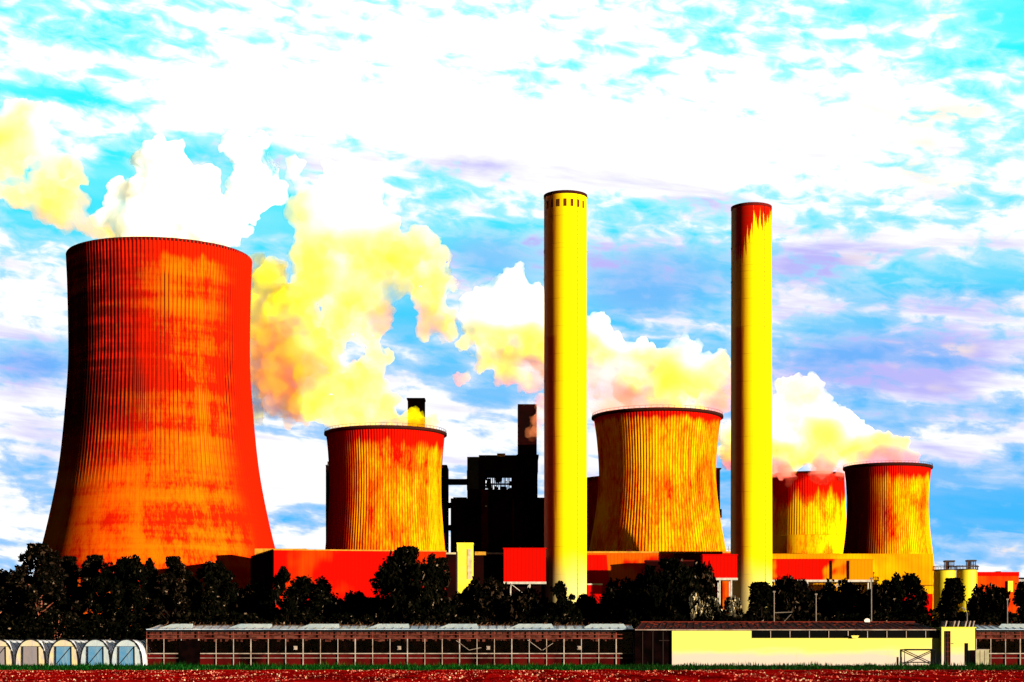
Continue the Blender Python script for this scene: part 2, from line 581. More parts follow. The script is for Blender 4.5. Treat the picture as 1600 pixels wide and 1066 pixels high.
M['black_clad'] = simple('black_clad', (0.0035, 0.0014, 0.0014), 0.8, 0.0, color2=(0.012, 0.0012, 0.0012), scale=0.05)
M['black_roof'] = simple('black_roof', (0.004, 0.002, 0.002), 0.9, 0.02)
M['dark_red'] = simple('dark_red', (0.05, 0.002, 0.001), 0.85, 0.03)
M['yellow'] = simple('yellow', (0.60, 0.50, 0.012), 0.7, 0.08, color2=(0.60, 0.52, 0.05), scale=0.15)
M['silo'] = simple('silo', (0.60, 0.50, 0.012), 0.6, 0.1, color2=(0.56, 0.42, 0.01), scale=0.2, stretch=(1, 1, 0.2))
M['pole_steel'] = simple('pole_steel', (0.16, 0.13, 0.11), 0.6)
M['white_steel'] = simple('white_steel', (0.40, 0.37, 0.33), 0.6, 0.1)
M['dark_steel'] = simple('dark_steel', (0.02, 0.008, 0.006), 0.6, 0.1)
M['rust_steel'] = simple('rust_steel', (0.11, 0.012, 0.006), 0.8, 0.05)
M['grey_clad'] = simple('grey_clad', (0.28, 0.28, 0.30), 0.7)
M['orange_clad'] = cladding('orange_clad', (0.40, 0.055, 0.001), (0.42, 0.012, 0.001), 15.0, (0.45, 0.6))
M['slot'] = simple('slot', (0.10, 0.022, 0.002), 0.9, 0.02)
M['slate'] = simple('slate', (0.030, 0.030, 0.028), 0.9, 0.02)
M['noise_wall'] = simple('noise_wall', (0.060, 0.020, 0.002), 0.9, 0.03, color2=(0.045, 0.012, 0.002), scale=0.08, stretch=(0.2, 0.2, 1))

# foreground
def field_mat():
    m, nt, out = new_mat('field_soil')
    tc = nt.node('ShaderNodeTexCoord').outputs['Object']
    n = nt.noise(nt.mapping(tc, (0.10, 0.035, 1)), 1.0, 5.0, 0.6)
    f = nt.noise(nt.mapping(tc, (1.4, 0.5, 1)), 1.0, 4.0, 0.65)
    col = nt.ramp(nt.math('ADD', nt.math('MULTIPLY', n, 0.6), nt.math('MULTIPLY', f, 0.4)),
                  [(0.36, (0.06, 0.001, 0.001)), (0.5, (0.55, 0.003, 0.003)), (0.66, (0.80, 0.010, 0.006))])
    x, y, z = nt.sep(tc)
    dark_corner = nt.math('MULTIPLY', nt.step(nt.math('MULTIPLY_ADD', n, 14.0, x), 52.0, 64.0), 0.85)   # darker towards the right corner
    col = nt.mix(dark_corner, col, (0.02, 0.003, 0.003))
    principled(nt, out, col, 0.95, 0.0, bump=f, bump_d=0.25, bump_s=0.6)
    return m


M['field'] = field_mat()
M['meadow'] = simple('meadow', (0.006, 0.035, 0.004), 0.95, 0.02, color2=(0.012, 0.012, 0.004), scale=0.25)
M['yard'] = simple('yard', (0.012, 0.010, 0.007), 0.95, 0.02)


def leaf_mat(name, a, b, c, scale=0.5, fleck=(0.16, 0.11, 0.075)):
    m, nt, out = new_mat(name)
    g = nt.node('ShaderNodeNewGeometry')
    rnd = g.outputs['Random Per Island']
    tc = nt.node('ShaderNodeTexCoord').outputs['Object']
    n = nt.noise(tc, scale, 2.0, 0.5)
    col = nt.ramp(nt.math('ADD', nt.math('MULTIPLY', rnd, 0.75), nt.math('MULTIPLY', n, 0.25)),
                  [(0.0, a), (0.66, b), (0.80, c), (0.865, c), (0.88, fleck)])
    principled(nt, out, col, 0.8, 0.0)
    return m


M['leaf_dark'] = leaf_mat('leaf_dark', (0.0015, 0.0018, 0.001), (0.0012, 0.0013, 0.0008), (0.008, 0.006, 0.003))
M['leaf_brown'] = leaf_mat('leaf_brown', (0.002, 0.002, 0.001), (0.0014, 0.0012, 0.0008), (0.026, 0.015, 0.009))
M['leaf_pale'] = leaf_mat('leaf_pale', (0.01, 0.01, 0.005), (0.05, 0.042, 0.028), (0.50, 0.40, 0.24), fleck=(0.7, 0.6, 0.4))
M['leaf_crop'] = leaf_mat('leaf_crop', (0.0004, 0.0004, 0.0003), (0.0008, 0.0008, 0.0005), (0.004, 0.002, 0.001), fleck=(0.02, 0.006, 0.004))
M['grass'] = leaf_mat('grass', (0.001, 0.006, 0.001), (0.001, 0.020, 0.002), (0.006, 0.075, 0.008), fleck=(0.03, 0.14, 0.02))
M['grass_dark'] = leaf_mat('grass_dark', (0.001, 0.004, 0.001), (0.002, 0.010, 0.001), (0.006, 0.022, 0.004), fleck=(0.02, 0.05, 0.01))
M['straw'] = leaf_mat('straw', (0.35, 0.02, 0.02), (0.55, 0.10, 0.07), (0.75, 0.50, 0.32), fleck=(0.9, 0.7, 0.5))
M['bark'] = simple('bark', (0.010, 0.006, 0.004), 0.9, 0.02)
M['bark_pale'] = simple('bark_pale', (0.30, 0.09, 0.055), 0.9, 0.02, color2=(0.10, 0.02, 0.012), scale=1.5)


def glass_mat(name, tint, gloss=0.10, film=0.15, film_col=(0.3, 0.3, 0.3)):
    m, nt, out = new_mat(name)
    tr = nt.node('ShaderNodeBsdfTransparent')
    tr.inputs[0].default_value = (*tint, 1)
    gl = nt.node('ShaderNodeBsdfGlossy')
    gl.inputs['Roughness'].default_value = 0.06
    gl.inputs['Color'].default_value = (0.9, 0.9, 0.9, 1)
    df = nt.node('ShaderNodeBsdfDiffuse')
    tc = nt.node('ShaderNodeTexCoord').outputs['Object']
    n = nt.noise(nt.mapping(tc, (0.8, 0.8, 0.5)), 1.0, 5.0, 0.65)
    nt.put(df.inputs[0], nt.half(film_col))
    m1 = nt.node('ShaderNodeMixShader')
    m1.inputs[0].default_value = gloss
    nt.l.new(tr.outputs[0], m1.inputs[1])
    nt.l.new(gl.outputs[0], m1.inputs[2])
    m2 = nt.node('ShaderNodeMixShader')
    nt.put(m2.inputs[0], nt.math('MULTIPLY', nt.step(n, 0.42, 0.75), film * 2))
    nt.l.new(m1.outputs[0], m2.inputs[1])
    nt.l.new(df.outputs[0], m2.inputs[2])
    nt.l.new(m2.outputs[0], out.inputs['Surface'])
    return m


def film_mat(name, col, col2, opacity=0.85, scale=0.5, trans=0.3):
    """plastic sheeting: diffuse and translucent, with creases and dirt."""
    m, nt, out = new_mat(name)
    tc = nt.node('ShaderNodeTexCoord').outputs['Object']
    n = nt.noise(nt.mapping(tc, (1, 0.4, 0.7)), scale, 5.0, 0.65, 0.6)
    c = nt.half(nt.mix(nt.step(n, 0.35, 0.7), col, col2))
    p = nt.node('ShaderNodeBsdfPrincipled')
    nt.put(p.inputs['Base Color'], c)
    p.inputs['Roughness'].default_value = 0.35
    p.inputs['Specular IOR Level'].default_value = 0.3
    b = nt.node('ShaderNodeBump')
    b.inputs['Strength'].default_value = 0.5
    b.inputs['Distance'].default_value = 0.2
    nt.put(b.inputs['Height'], n)
    nt.l.new(b.outputs[0], p.inputs['Normal'])
    tl = nt.node('ShaderNodeBsdfTranslucent')
    nt.put(tl.inputs[0], c)
    tr = nt.node('ShaderNodeBsdfTransparent')
    tr.inputs[0].default_value = (0.9, 0.9, 0.95, 1)
    m1 = nt.node('ShaderNodeMixShader')
    m1.inputs[0].default_value = trans
    nt.l.new(p.outputs[0], m1.inputs[1])
    nt.l.new(tl.outputs[0], m1.inputs[2])
    m2 = nt.node('ShaderNodeMixShader')
    m2.inputs[0].default_value = opacity
    nt.l.new(tr.outputs[0], m2.inputs[1])
    nt.l.new(m1.outputs[0], m2.inputs[2])
    nt.l.new(m2.outputs[0], out.inputs['Surface'])
    return m


M['glass'] = glass_mat('glass', (0.75, 0.72, 0.70), 0.012, 0.03, (0.05, 0.012, 0.01))
M['roof_film'] = film_mat('roof_film', (0.36, 0.52, 0.80), (0.85, 0.98, 1.15), 0.95, 0.25)
M['vent_film'] = film_mat('vent_film', (1.0, 1.15, 1.2), (0.75, 0.95, 1.1), 0.97, 0.3)
M['roof_lattice'] = simple('roof_lattice', (0.10, 0.045, 0.02), 0.9, 0.03, color2=(0.02, 0.008, 0.005), scale=0.8)
M['curtain'] = simple('curtain', (0.17, 0.055, 0.042), 0.9, 0.0, color2=(0.03, 0.004, 0.003), scale=0.9, stretch=(1, 1, 2.5))
M['base_wall'] = simple('base_wall', (0.075, 0.003, 0.003), 0.9, 0.0, color2=(0.002, 0.0008, 0.0008), scale=0.11, stretch=(1, 1, 0.5))
M['frame_white'] = simple('frame_white', (0.30, 0.25, 0.22), 0.6, 0.1, color2=(0.16, 0.11, 0.09), scale=0.8)
M['frame_rust'] = simple('frame_rust', (0.16, 0.03, 0.02), 0.8, 0.05, color2=(0.05, 0.01, 0.008), scale=0.8)
M['hoop'] = simple('hoop', (0.006, 0.006, 0.008), 0.6, 0.05)
M['tunnel_film'] = film_mat('tunnel_film', (1.5, 1.5, 1.7), (1.1, 1.25, 1.5), 0.93, 0.5, 0.5)
M['tunnel_end'] = film_mat('tunnel_end', (0.80, 0.68, 0.34), (0.52, 0.46, 0.56), 0.78, 0.45)
M['tunnel_end_pale'] = film_mat('tunnel_end_pale', (0.56, 0.64, 0.66), (0.42, 0.52, 0.66), 0.78, 0.45)
M['door_blue'] = film_mat('door_blue', (0.06, 0.24, 0.50), (0.24, 0.34, 0.42), 0.9, 0.5)
M['door_lilac'] = film_mat('door_lilac', (0.27, 0.23, 0.25), (0.20, 0.20, 0.26), 0.9, 0.5)


def wall_cream():
    m, nt, out = new_mat('wall_cream')
    tc = nt.node('ShaderNodeTexCoord').outputs['Object']
    x, y, z = nt.sep(tc)
    n = nt.noise(nt.mapping(tc, (0.10, 0.1, 0.5)), 1.0, 4.0, 0.55)
    e = nt.math('MULTIPLY_ADD', nt.math('ADD', n, -0.5), 3.0, z)
    col = nt.mix(nt.step(e, 1.2, 2.8), (0.42, 0.355, 0.32), (0.57, 0.49, 0.10))    # less yellow towards the bottom
    g = nt.noise(nt.mapping(tc, (1.2, 1, 0.2)), 1.0, 4.0, 0.6)
    col = nt.mix(nt.math('MULTIPLY', nt.step(g, 0.55, 0.8), 0.25), col, (0.40, 0.32, 0.14))
    principled(nt, out, col, 0.85, 0.05)
    return m


M['wall_cream'] = wall_cream()
M['roof_tile'] = simple('roof_tile', (0.050, 0.006, 0.005), 0.85, 0.04, color2=(0.012, 0.003, 0.003), scale=0.7)
M['window_dark'] = simple('window_dark', (0.001, 0.001, 0.001), 0.25, 0.08)
M['dark_door'] = simple('dark_door', (0.0008, 0.0006, 0.0006), 0.9, 0.0, color2=(0.004, 0.0012, 0.0012))
M['box_cream'] = simple('box_cream', (0.28, 0.26, 0.17), 0.8)
m, nt, out = new_mat('lamp_glow')
e = nt.node('ShaderNodeEmission')
e.inputs[0].default_value = (1.0, 0.75, 0.5, 1)
e.inputs[1].default_value = 0.3
nt.l.new(e.outputs[0], out.inputs['Surface'])
M['lamp_glow'] = m

# ------------------------------------------------------------------ ground
g = MB()
g.quad((-6000, -600, -0.02), (6000, -600, -0.02), (6000, 14000, -0.02), (-6000, 14000, -0.02))
struct(g.build('ground', M['yard']))
g = MB()
nx, ny = 90, 60
for j in range(ny):
    for i in range(nx):
        x0, x1 = -90 + 180 * i / nx, -90 + 180 * (i + 1) / nx
        y0, y1 = 60 + 128 * j / ny, 60 + 128 * (j + 1) / ny

        def hz(x, y):
            return 0.02 + 0.10 * mnoise.noise(Vector((x * 0.35, y * 0.12, 0.0))) + 0.05 * math.sin(x * 2.1 + mnoise.noise(Vector((x * .1, y * .05, 3))))
        g.quad((x0, y0, hz(x0, y0) + .1), (x1, y0, hz(x1, y0) + .1), (x1, y1, hz(x1, y1) + .1), (x0, y1, hz(x0, y1) + .1))
o = struct(g.build('field', M['field']))
# weld the sheet
bm = bmesh.new()
bm.from_mesh(o.data)
bmesh.ops.remove_doubles(bm, verts=bm.verts, dist=0.001)
bm.to_mesh(o.data)
bm.free()
g = MB()
g.quad((-140, 187, 0.004), (140, 187, 0.004), (140, 300, 0.004), (-140, 300, 0.004))
struct(g.build('grass_verge', M['meadow']))


# ------------------------------------------------------------------ cooling towers
def interp(prof, z):
    """smooth radius at height z from (z, r) pairs sorted by z."""
    n = len(prof)
    for i in range(n - 1):
        if z <= prof[i + 1][0] or i == n - 2:
            z0, r0 = prof[i]
            z1, r1 = prof[i + 1]

            def sl(k):
                a, b = prof[max(k - 1, 0)], prof[min(k + 1, n - 1)]
                return (b[1] - a[1]) / (b[0] - a[0])
            h = z1 - z0
            t = (z - z0) / h
            m0, m1 = sl(i) * h, sl(i + 1) * h
            return ((2 * t**3 - 3 * t**2 + 1) * r0 + (t**3 - 2 * t**2 + t) * m0 + (-2 * t**3 + 3 * t**2) * r1 + (t**3 - t**2) * m1)
    return prof[-1][1]


def cooling_tower(cpx, Y, rows, mat, label, ribs, rib_depth, lip, rib_low=0.0, rings=54):
    base = Vector((PX(cpx, Y), Y, 0))
    prof = sorted((PZ(py, Y), rpx / F * Y) for py, rpx in rows)
    top = prof[-1][0]
    z_low = prof[0][0]
    r_low = prof[0][1] + (prof[0][1] - prof[1][1]) / (prof[1][0] - prof[0][0]) * z_low * 0.9
    prof = [(0.0, r_low)] + prof
    t = thing('cooling_tower', base, label, 'cooling tower', 'concrete cooling towers')
    b = MB()
    fr = (0.0, 0.58, 0.66, 0.92)
    lvl = []
    for k in range(rings + 1):
        z = top * k / rings
        r = interp(prof, z)
        fade = min(1.0, max(0.0, (z - rib_low) / (0.22 * top))) if rib_low else 1.0
        i0 = len(b.v)
        for s in range(ribs):
            for q, f_ in enumerate(fr):
                a = 2 * PI * (s + f_) / ribs
                rr = r + (rib_depth * fade if q >= 2 else 0.0)
                b.v.append(base + Vector((rr * math.cos(a), rr * math.sin(a), z)))
        lvl.append(i0)
    nseg = ribs * 4
    for r0, r1 in zip(lvl, lvl[1:]):
        for s in range(nseg):
            b.f.append((r0 + s, r0 + (s + 1) % nseg, r1 + (s + 1) % nseg, r1 + s))
    b.build('shell', mat, t)
    inner = MB()
    rt = interp(prof, top)
    pts = []
    for k in range(24):
        z = top * k / 23
        pts.append((interp(prof, z) - 1.0, z))
    inner.lathe(base, list(reversed(pts)), 96)
    inner.build('inner_wall', M['rim_dark'], t, smooth=True)
    r_ = MB()
    w, h = lip
    r_.lathe(base, [(rt - 1.4, top - 0.6), (rt + w * 0.35, top - 1.2 * h), (rt + w, top - 0.75 * h), (rt + w, top + 0.25 * h),
                    (rt + w * 0.6, top + 0.42 * h), (rt - 1.4, top + 0.42 * h)], 144, True)
    r_.build('rim', M['rim_dark'], t)
    if w > 0.9:                                     # guard rail on the lip
        gr = MB()
        for s in range(72):
            a = 2 * PI * s / 72
            q = base + Vector(((rt + w * 0.7) * math.cos(a), (rt + w * 0.7) * math.sin(a), top + 0.4 * h))
            gr.tube([q, q + Vector((0, 0, 1.1))], 0.07, 4)
        gr.lathe(base, [(rt + w * 0.7 - .06, top + 0.4 * h + 1.0), (rt + w * 0.7 + .06, top + 0.4 * h + 1.0),
                        (rt + w * 0.7, top + 0.4 * h + 1.12)], 96, True)
        gr.build('guard_rail', M['rim_dark'], t)
    return t


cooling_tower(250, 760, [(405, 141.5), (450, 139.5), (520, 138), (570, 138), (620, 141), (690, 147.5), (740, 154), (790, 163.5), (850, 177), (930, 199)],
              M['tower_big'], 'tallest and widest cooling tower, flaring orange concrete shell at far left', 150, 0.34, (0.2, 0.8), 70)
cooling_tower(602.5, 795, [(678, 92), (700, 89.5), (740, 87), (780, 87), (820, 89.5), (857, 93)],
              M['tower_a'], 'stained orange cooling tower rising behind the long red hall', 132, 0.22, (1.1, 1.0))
cooling_tower(1027, 840, [(652, 98.5), (680, 94.5), (720, 91), (750, 90.5), (800, 95.5), (862, 106)],
              M['tower_b'], 'soot streaked orange and yellow cooling tower between the two yellow chimneys', 132, 0.24, (1.3, 1.0))
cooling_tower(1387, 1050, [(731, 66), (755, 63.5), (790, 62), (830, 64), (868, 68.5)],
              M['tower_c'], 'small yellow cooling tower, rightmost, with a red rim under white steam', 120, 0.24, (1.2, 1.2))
td = cooling_tower(1261, 1150, [(743, 57), (770, 58), (800, 59.5), (838, 61), (868, 63)],
              M['tower_d'], 'distant cooling tower half hidden in steam right of the red topped chimney', 96, 0.18, (0.2, 1.0))
bnd = MB()
r0 = 61.5 / F * 1150
bnd.lathe(td.location, [(r0 - .5, PZ(868, 1150)), (r0 + 1.6, PZ(868, 1150)), (r0 + 1.0, PZ(840, 1150)), (r0 - .5, PZ(839, 1150))], 96, True)
bnd.build('base_ring', M['tower_d'], td)
cooling_tower(968, 1080, [(750, 56), (790, 55), (862, 62)],
              simple('tower_far', (0.32, 0.004, 0.001), 0.9, 0.05, color2=(0.26, 0.004, 0.001), scale=0.05),
              'red cooling tower almost hidden behind the one between the chimneys', 90, 0.3, (0.2, 1.5))


# ------------------------------------------------------------------ chimneys
def chimney(cpx, Y, top_py, r_top, r_bot, mat, label, windows, red):
    base = Vector((PX(cpx, Y), Y, 0))
    top = PZ(top_py, Y)
    rt, rb = r_top / F * Y, r_bot / F * Y
    t = thing('chimney', base, label, 'chimney', 'tall yellow chimneys')
    b = MB()
    b.lathe(base, [(rb + (rt - rb) * k / 24, top * k / 24) for k in range(25)], 96)
    b.build('shaft', mat, t, smooth=True)
    c = MB()
    c.lathe(base, [(rt - 1.6, top - 2.2), (rt + 0.06, top - 1.0), (rt + 0.16, top - 0.9), (rt + 0.16, top + 0.25), (rt - 0.3, top + 0.4), (rt - 1.6, top + 0.4)], 96, True)
    c.build('rim', M['rim_dark'] if not red else M['rim'], t)
    i = MB()
    i.lathe(base, [(rt - 0.9, top), (rt - 0.9, top - 30)], 64)
    i.build('flue', M['rim_dark'], t, smooth=True)
    lad = MB()
    a0 = R(-90 + 33)
    q = base + Vector((math.cos(a0), math.sin(a0), 0)) * 1.0
    dr = Vector((math.cos(a0), math.sin(a0), 0))
    tg = Vector((-math.sin(a0), math.cos(a0), 0))
    p0, p1 = base + dr * (rb + .12), base + dr * (rt + .12)
    p1.z = top
    for sgn in (-1, 1):
        lad.tube([p0 + tg * sgn * 0.16, p1 + tg * sgn * 0.16], 0.05, 4)
    for k in range(int(top / 2.0)):
        pp = p0.lerp(p1, k * 2.0 / top)
        lad.tube([pp - tg * 0.3, pp + tg * 0.3], 0.06, 4)
    lad.build('ladder', M['rust_steel'], t)
    for k in range(windows):
        a = R(-90 - 58 + k * 18.5)
        d = Vector((math.cos(a), math.sin(a), 0))
        u = Vector((-math.sin(a), math.cos(a), 0))
        w = MB()
        z0, z1 = top - 6.6, top - 3.4
        pts = []
        for zz in (z0, z1):
            for (s, e) in ((-1, -0.35), (1, -0.35), (1, 0.10), (-1, 0.10)):
                p = base + d * (rt + e) + u * (0.62 * s)
                p.z = zz
                pts.append(p)
        w.hexa(pts)
        w.build('air_slot', M['slot'], t)
    for zf in ((0.88, 0.82, 0.60) if not red else (0.91, 0.865, 0.835)):
        z = top * zf
        r = rb + (rt - rb) * zf
        band = MB()
        band.lathe(base, [(r - .2, z - .18), (r + .14, z - .18), (r + .14, z + .18), (r - .2, z + .18)], 96, True)
        band.build('band', mat, t)
    return t


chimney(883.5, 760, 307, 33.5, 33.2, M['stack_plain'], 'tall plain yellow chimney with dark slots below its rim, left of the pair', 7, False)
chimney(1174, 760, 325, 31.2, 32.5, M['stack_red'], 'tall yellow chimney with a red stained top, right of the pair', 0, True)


# ------------------------------------------------------------------ halls and galleries
def hall(pts, z0, z1, mat, label, cat='hall', name='industrial_hall', roof=None, trim=None, trim_h=1.2):
    """pts: ground corners counter-clockwise from above."""
    base = Vector((sum(p[0] for p in pts) / len(pts), sum(p[1] for p in pts) / len(pts), z0))
    t = thing(name, base, label, cat)
    b = MB()
    n = len(pts)
    for i in range(n):
        a, c = pts[i], pts[(i + 1) % n]
        b.quad((a[0], a[1], z0), (c[0], c[1], z0), (c[0], c[1], z1), (a[0], a[1], z1))
    b.build('wall', mat, t)
    r = MB()
    i0 = len(r.v)
    cx, cyy = base.x, base.y
    for p in pts:
        d = Vector((p[0] - cx, p[1] - cyy, 0))
        d = d.normalized() * 0.25
        r.v.append(Vector((p[0] + d.x, p[1] + d.y, z1 - 0.05)))
    for p in pts:
        d = Vector((p[0] - cx, p[1] - cyy, 0)).normalized() * 0.25
        r.v.append(Vector((p[0] + d.x, p[1] + d.y, z1 + (trim_h if trim else 0.4))))
    r.f.append(tuple(i0 + k for k in reversed(range(n))))
    r.f.append(tuple(i0 + n + k for k in range(n)))
    for k in range(n):
        r.f.append((i0 + k, i0 + (k + 1) % n, i0 + n + (k + 1) % n, i0 + n + k))
    r.build('roof_edge', trim or mat, t)
    return t


def rect(x0, x1, y0, y1):
    return [(x0, y0), (x1, y0), (x1, y1), (x0, y1)]


# long red hall, turned a little so that its black west end shows
A = (PX(428, 655), 655.0)
B = (PX(697, 665), 665.0)
Dd = (PX(393, 702), 702.0)
C_ = (B[0] + Dd[0] - A[0], B[1] + Dd[1] - A[1])
zt = PZ(857.5, 655)
ha = hall([A, B, C_, Dd], 0, zt - 0.5, M['hall_red'], 'long plain red hall with a shaded end wall in front of the orange cooling tower', trim=M['roof_trim'], trim_h=0.4)
e_ = MB()
ux, uy = Dd[0] - A[0], Dd[1] - A[1]
e_.hexa([(A[0] - .4, A[1], 0), (A[0] - .06, A[1] + .1, 0), (Dd[0] - .06, Dd[1], 0), (Dd[0] - .4, Dd[1], 0),
         (A[0] - .4, A[1], zt - .6), (A[0] - .06, A[1] + .1, zt - .6), (Dd[0] - .06, Dd[1], zt - .6), (Dd[0] - .4, Dd[1], zt - .6)])
e_.build('end_wall', M['black_clad'], ha)  # black slab puts the shade of this sunless end into the colour
pv = MB()
pv.box(Dd[0] + 1, Dd[0] + 22, Dd[1] + 2, Dd[1] + 12, zt - 1, zt + 3.0)
pv.build('roof_hatch', M['roof_trim'], ha)
pv = MB()
pv.box(PX(500, 690), PX(640, 690), 690, 694, zt - 0.1, zt + 1.6)
pv.build('roof_parapet', M['pale_trim'], ha)

# yellow stair tower and the dark hall beside it
t = hall(rect(PX(714, 690), PX(739, 690), 690, 697), 0, PZ(850, 690), M['yellow'], 'narrow bright yellow stair tower right of the long red hall', 'tower', 'stair_tower', trim=M['yellow'], trim_h=0.5)
w = MB()
w.box(PX(712.5, 689), PX(715, 689), 689.4, 690.6, 0, PZ(862, 690))
w.build('downpipe', M['dark_steel'], t)
w = MB()
w.box(PX(730, 689), PX(737.5, 689), 689.8, 690.2, PZ(905, 690), PZ(858, 690))
w.build('light_panel', M['pale_trim'], t)
t = hall(rect(PX(697, 740), PX(846, 740), 742, 770), 0, PZ(866, 742), M['black_clad'], 'low black hall between the yellow stair tower and the left chimney', trim=M['pale_trim'], trim_h=0.7)
w = MB()
w.box(PX(742, 741), PX(760, 741), 741.2, 741.9, PZ(867.5, 741), PZ(862, 741))
w.build('roof_edge_light', M['roof_trim'], t)


def gallery(px0, px1, Y, py_t, py_b, mat, label, legs, depth=7.0, brace=None, leg_mat='white_steel'):
    x0, x1 = PX(px0, Y), PX(px1, Y)
    z0, z1 = PZ(py_b, Y), PZ(py_t, Y)
    t = thing('conveyor_gallery', Vector(((x0 + x1) / 2, Y, 0)), label, 'gallery', 'conveyor galleries on steel legs')
    b = MB()
    b.box(x0, x1, Y, Y + depth, z0, z1)
    b.build('housing', mat, t)
    r = MB()
    r.box(x0 - .3, x1 + .3, Y - .3, Y + depth + .3, z1 + 0.02, z1 + .5)
    r.build('roof', mat, t)
    s = MB()
    s.box(x0 - .2, x1 + .2, Y - .25, Y + depth, z0 - 1.0, z0 - .02)
    s.build('floor_beam', M[leg_mat], t)
    for i, q in enumerate(legs):
        l_ = MB()
        x = PX(q, Y)
        l_.box(x - .28, x + .28, Y + .1, Y + .66, 0, z0 - 1.02)
        l_.box(x - .28, x + .28, Y + depth - .7, Y + depth - .1, 0, z0 - 1.02)
        l_.tube([(x, Y + .3, z0 - 2), (x, Y + depth - .4, z0 - 12)], .14, 4)
        l_.build('leg', M[leg_mat], t)
    if brace:
        l_ = MB()
        for (a, az_, c, cz) in brace:
            l_.tube([(PX(a, Y), Y + .4, PZ(az_, Y)), (PX(c, Y), Y + .4, PZ(cz, Y))], .2, 5)
        l_.build('brace', M[leg_mat], t)
    return t


gallery(787, 853, 735, 858, 909, M['gallery_red'], 'raised red gallery on white legs, left of the left chimney', (798, 828), brace=[(800, 914, 826, 934), (820, 930, 826, 914)])
gallery(1098, 1152, 735, 868, 903, M['gallery_red'], 'raised red gallery on white legs, left of the red topped chimney', (1098, 1125, 1143), brace=[(1100, 908, 1116, 925), (1088, 928, 1098, 910)])
t = gallery(1207, 1364, 800, 875, 906, M['gallery_mixed'], 'long raised red and yellow gallery right of the red topped chimney', (1212, 1262, 1310, 1361), brace=[(1318, 925, 1330, 912), (1330, 912, 1342, 922)])
for a, b_ in ((1299, 1300.6), (1326, 1327.5)):
    w = MB()
    w.box(PX(a, 799), PX(b_, 799), 799.3, 799.9, PZ(905, 799), PZ(876, 799))
    w.build('downpipe', M['dark_red'], t)

# orange hall below the middle tower with its dark annexes
t = hall(rect(PX(858, 780), PX(1146, 780), 780, 800), 0, PZ(864, 780), M['hall_mid'], 'orange corrugated hall below the middle cooling tower, between the chimneys', trim=M['roof_trim'], trim_h=0.7)
w = MB()
w.hexa([(PX(905, 779), 779.5, 0), (PX(962, 779), 779.5, 0), (PX(962, 779), 779.9, 0), (PX(905, 779), 779.9, 0),
        (PX(905, 779), 779.5, PZ(867, 779)), (PX(948, 779), 779.5, PZ(867, 779)), (PX(948, 779), 779.9, PZ(867, 779)), (PX(905, 779), 779.9, PZ(867, 779))])
w.build('red_cladding', M['gallery_red'], t)
w = MB()
w.box(PX(978, 779), PX(988, 779), 779.4, 784, PZ(864, 780) + .75, PZ(861, 780) + .6)
w.build('roof_vent', M['dark_red'], t)
w = MB()
w.tube([(PX(1140, 779), 781, PZ(863, 780)), (PX(1140, 779), 781, PZ(853, 780))], .3, 5)
w.tube([(PX(1136, 779), 781, PZ(858, 780)), (PX(1144, 779), 781, PZ(858, 780))], .2, 5)
w.build('mast', M['white_steel'], t)
t = hall([(PX(1009, 768), 768), (PX(1096, 768), 768), (PX(1096, 768), 774), (PX(1009, 768), 774)], 0, PZ(877, 768), M['black_clad'], 'low black annexe in front of the orange hall', 'annexe', 'annexe', trim=M['dark_red'], trim_h=0.5)
t = hall(rect(PX(1053, 775), PX(1097, 775), 775, 779.5), 0, PZ(866, 775), M['dark_red'], 'dark red block standing behind the black annexe', 'annexe', 'annexe')
t = hall(rect(PX(918, 772), PX(941, 772), 772, 778), 0, PZ(914, 772), M['gallery_red'], 'small red shed at the foot of the left chimney', 'shed', 'shed', trim=M['white_steel'], trim_h=0.6)

# yellow hall under the rightmost tower
t = hall(rect(PX(1190, 840), PX(1458, 840), 840, 880), PZ(928, 840), PZ(867, 840), M['hall_right'], 'broad yellow and orange hall under the rightmost cooling tower', trim=M['hall_right'], trim_h=0.5)
w = MB()
w.box(PX(1190, 840) + .2, PX(1458, 840) - .2, 840.25, 879.7, 0, PZ(928, 840) - .02)
w.build('plinth', M['gallery_red'], t)
w = MB()
w.box(PX(1190, 839), PX(1459, 839), 839.4, 839.95, PZ(915, 839.5), PZ(914, 839.5))
w.build('belt_rail', M['dark_red'], t)


# ------------------------------------------------------------------ black boiler houses behind
Y = 905.0
def bx(b, p0, p1, t_, u_, d0=0.0, d1=30.0, Yb=None):
    yb = Yb or Y
    b.box(PX(p0, yb), PX(p1, yb), yb + d0, yb + d1, PZ(u_, yb), PZ(t_, yb))


t = thing('boiler_house', (PX(790, Y), Y, 0), 'tall black boiler house with a square chimney, left of the left yellow chimney', 'boiler house')
b = MB(); bx(b, 730, 840, 765, 1022, 0, 36); b.build('lower_block', M['black_clad'], t)
b = MB(); bx(b, 730, 808, 714, 735, 0, 36); b.build('upper_block', M['black_clad'], t)
b = MB(); bx(b, 729.4, 757, 735.2, 764.8, 0.1, 35.9); b.build('corner_block', M['black_clad'], t)
b = MB()
bx(b, 800, 840, 735.2, 764.8, 0.1, 35.9)
b.build('side_block', M['black_clad'], t)
b = MB()
rnd = random.Random(5)
for q in range(757, 801, 6):
    bx(b, q, q + 1.4, 735.3, 764.9, 0.5, 1.8)
    bx(b, q + 2, q + 3.2, 735.3, 764.9, 30, 31)
for k in range(26):
    q = rnd.uniform(757, 797)
    v = rnd.uniform(737, 761)
    bx(b, q, q + rnd.uniform(2, 8), v, v + rnd.uniform(1.0, 4.5), rnd.uniform(2, 25), rnd.uniform(26, 29))
bx(b, 757, 800, 745, 746.5, 1, 2)
bx(b, 757, 800, 755, 757.5, 1, 2)
b.build('steel_deck', M['black_roof'], t)
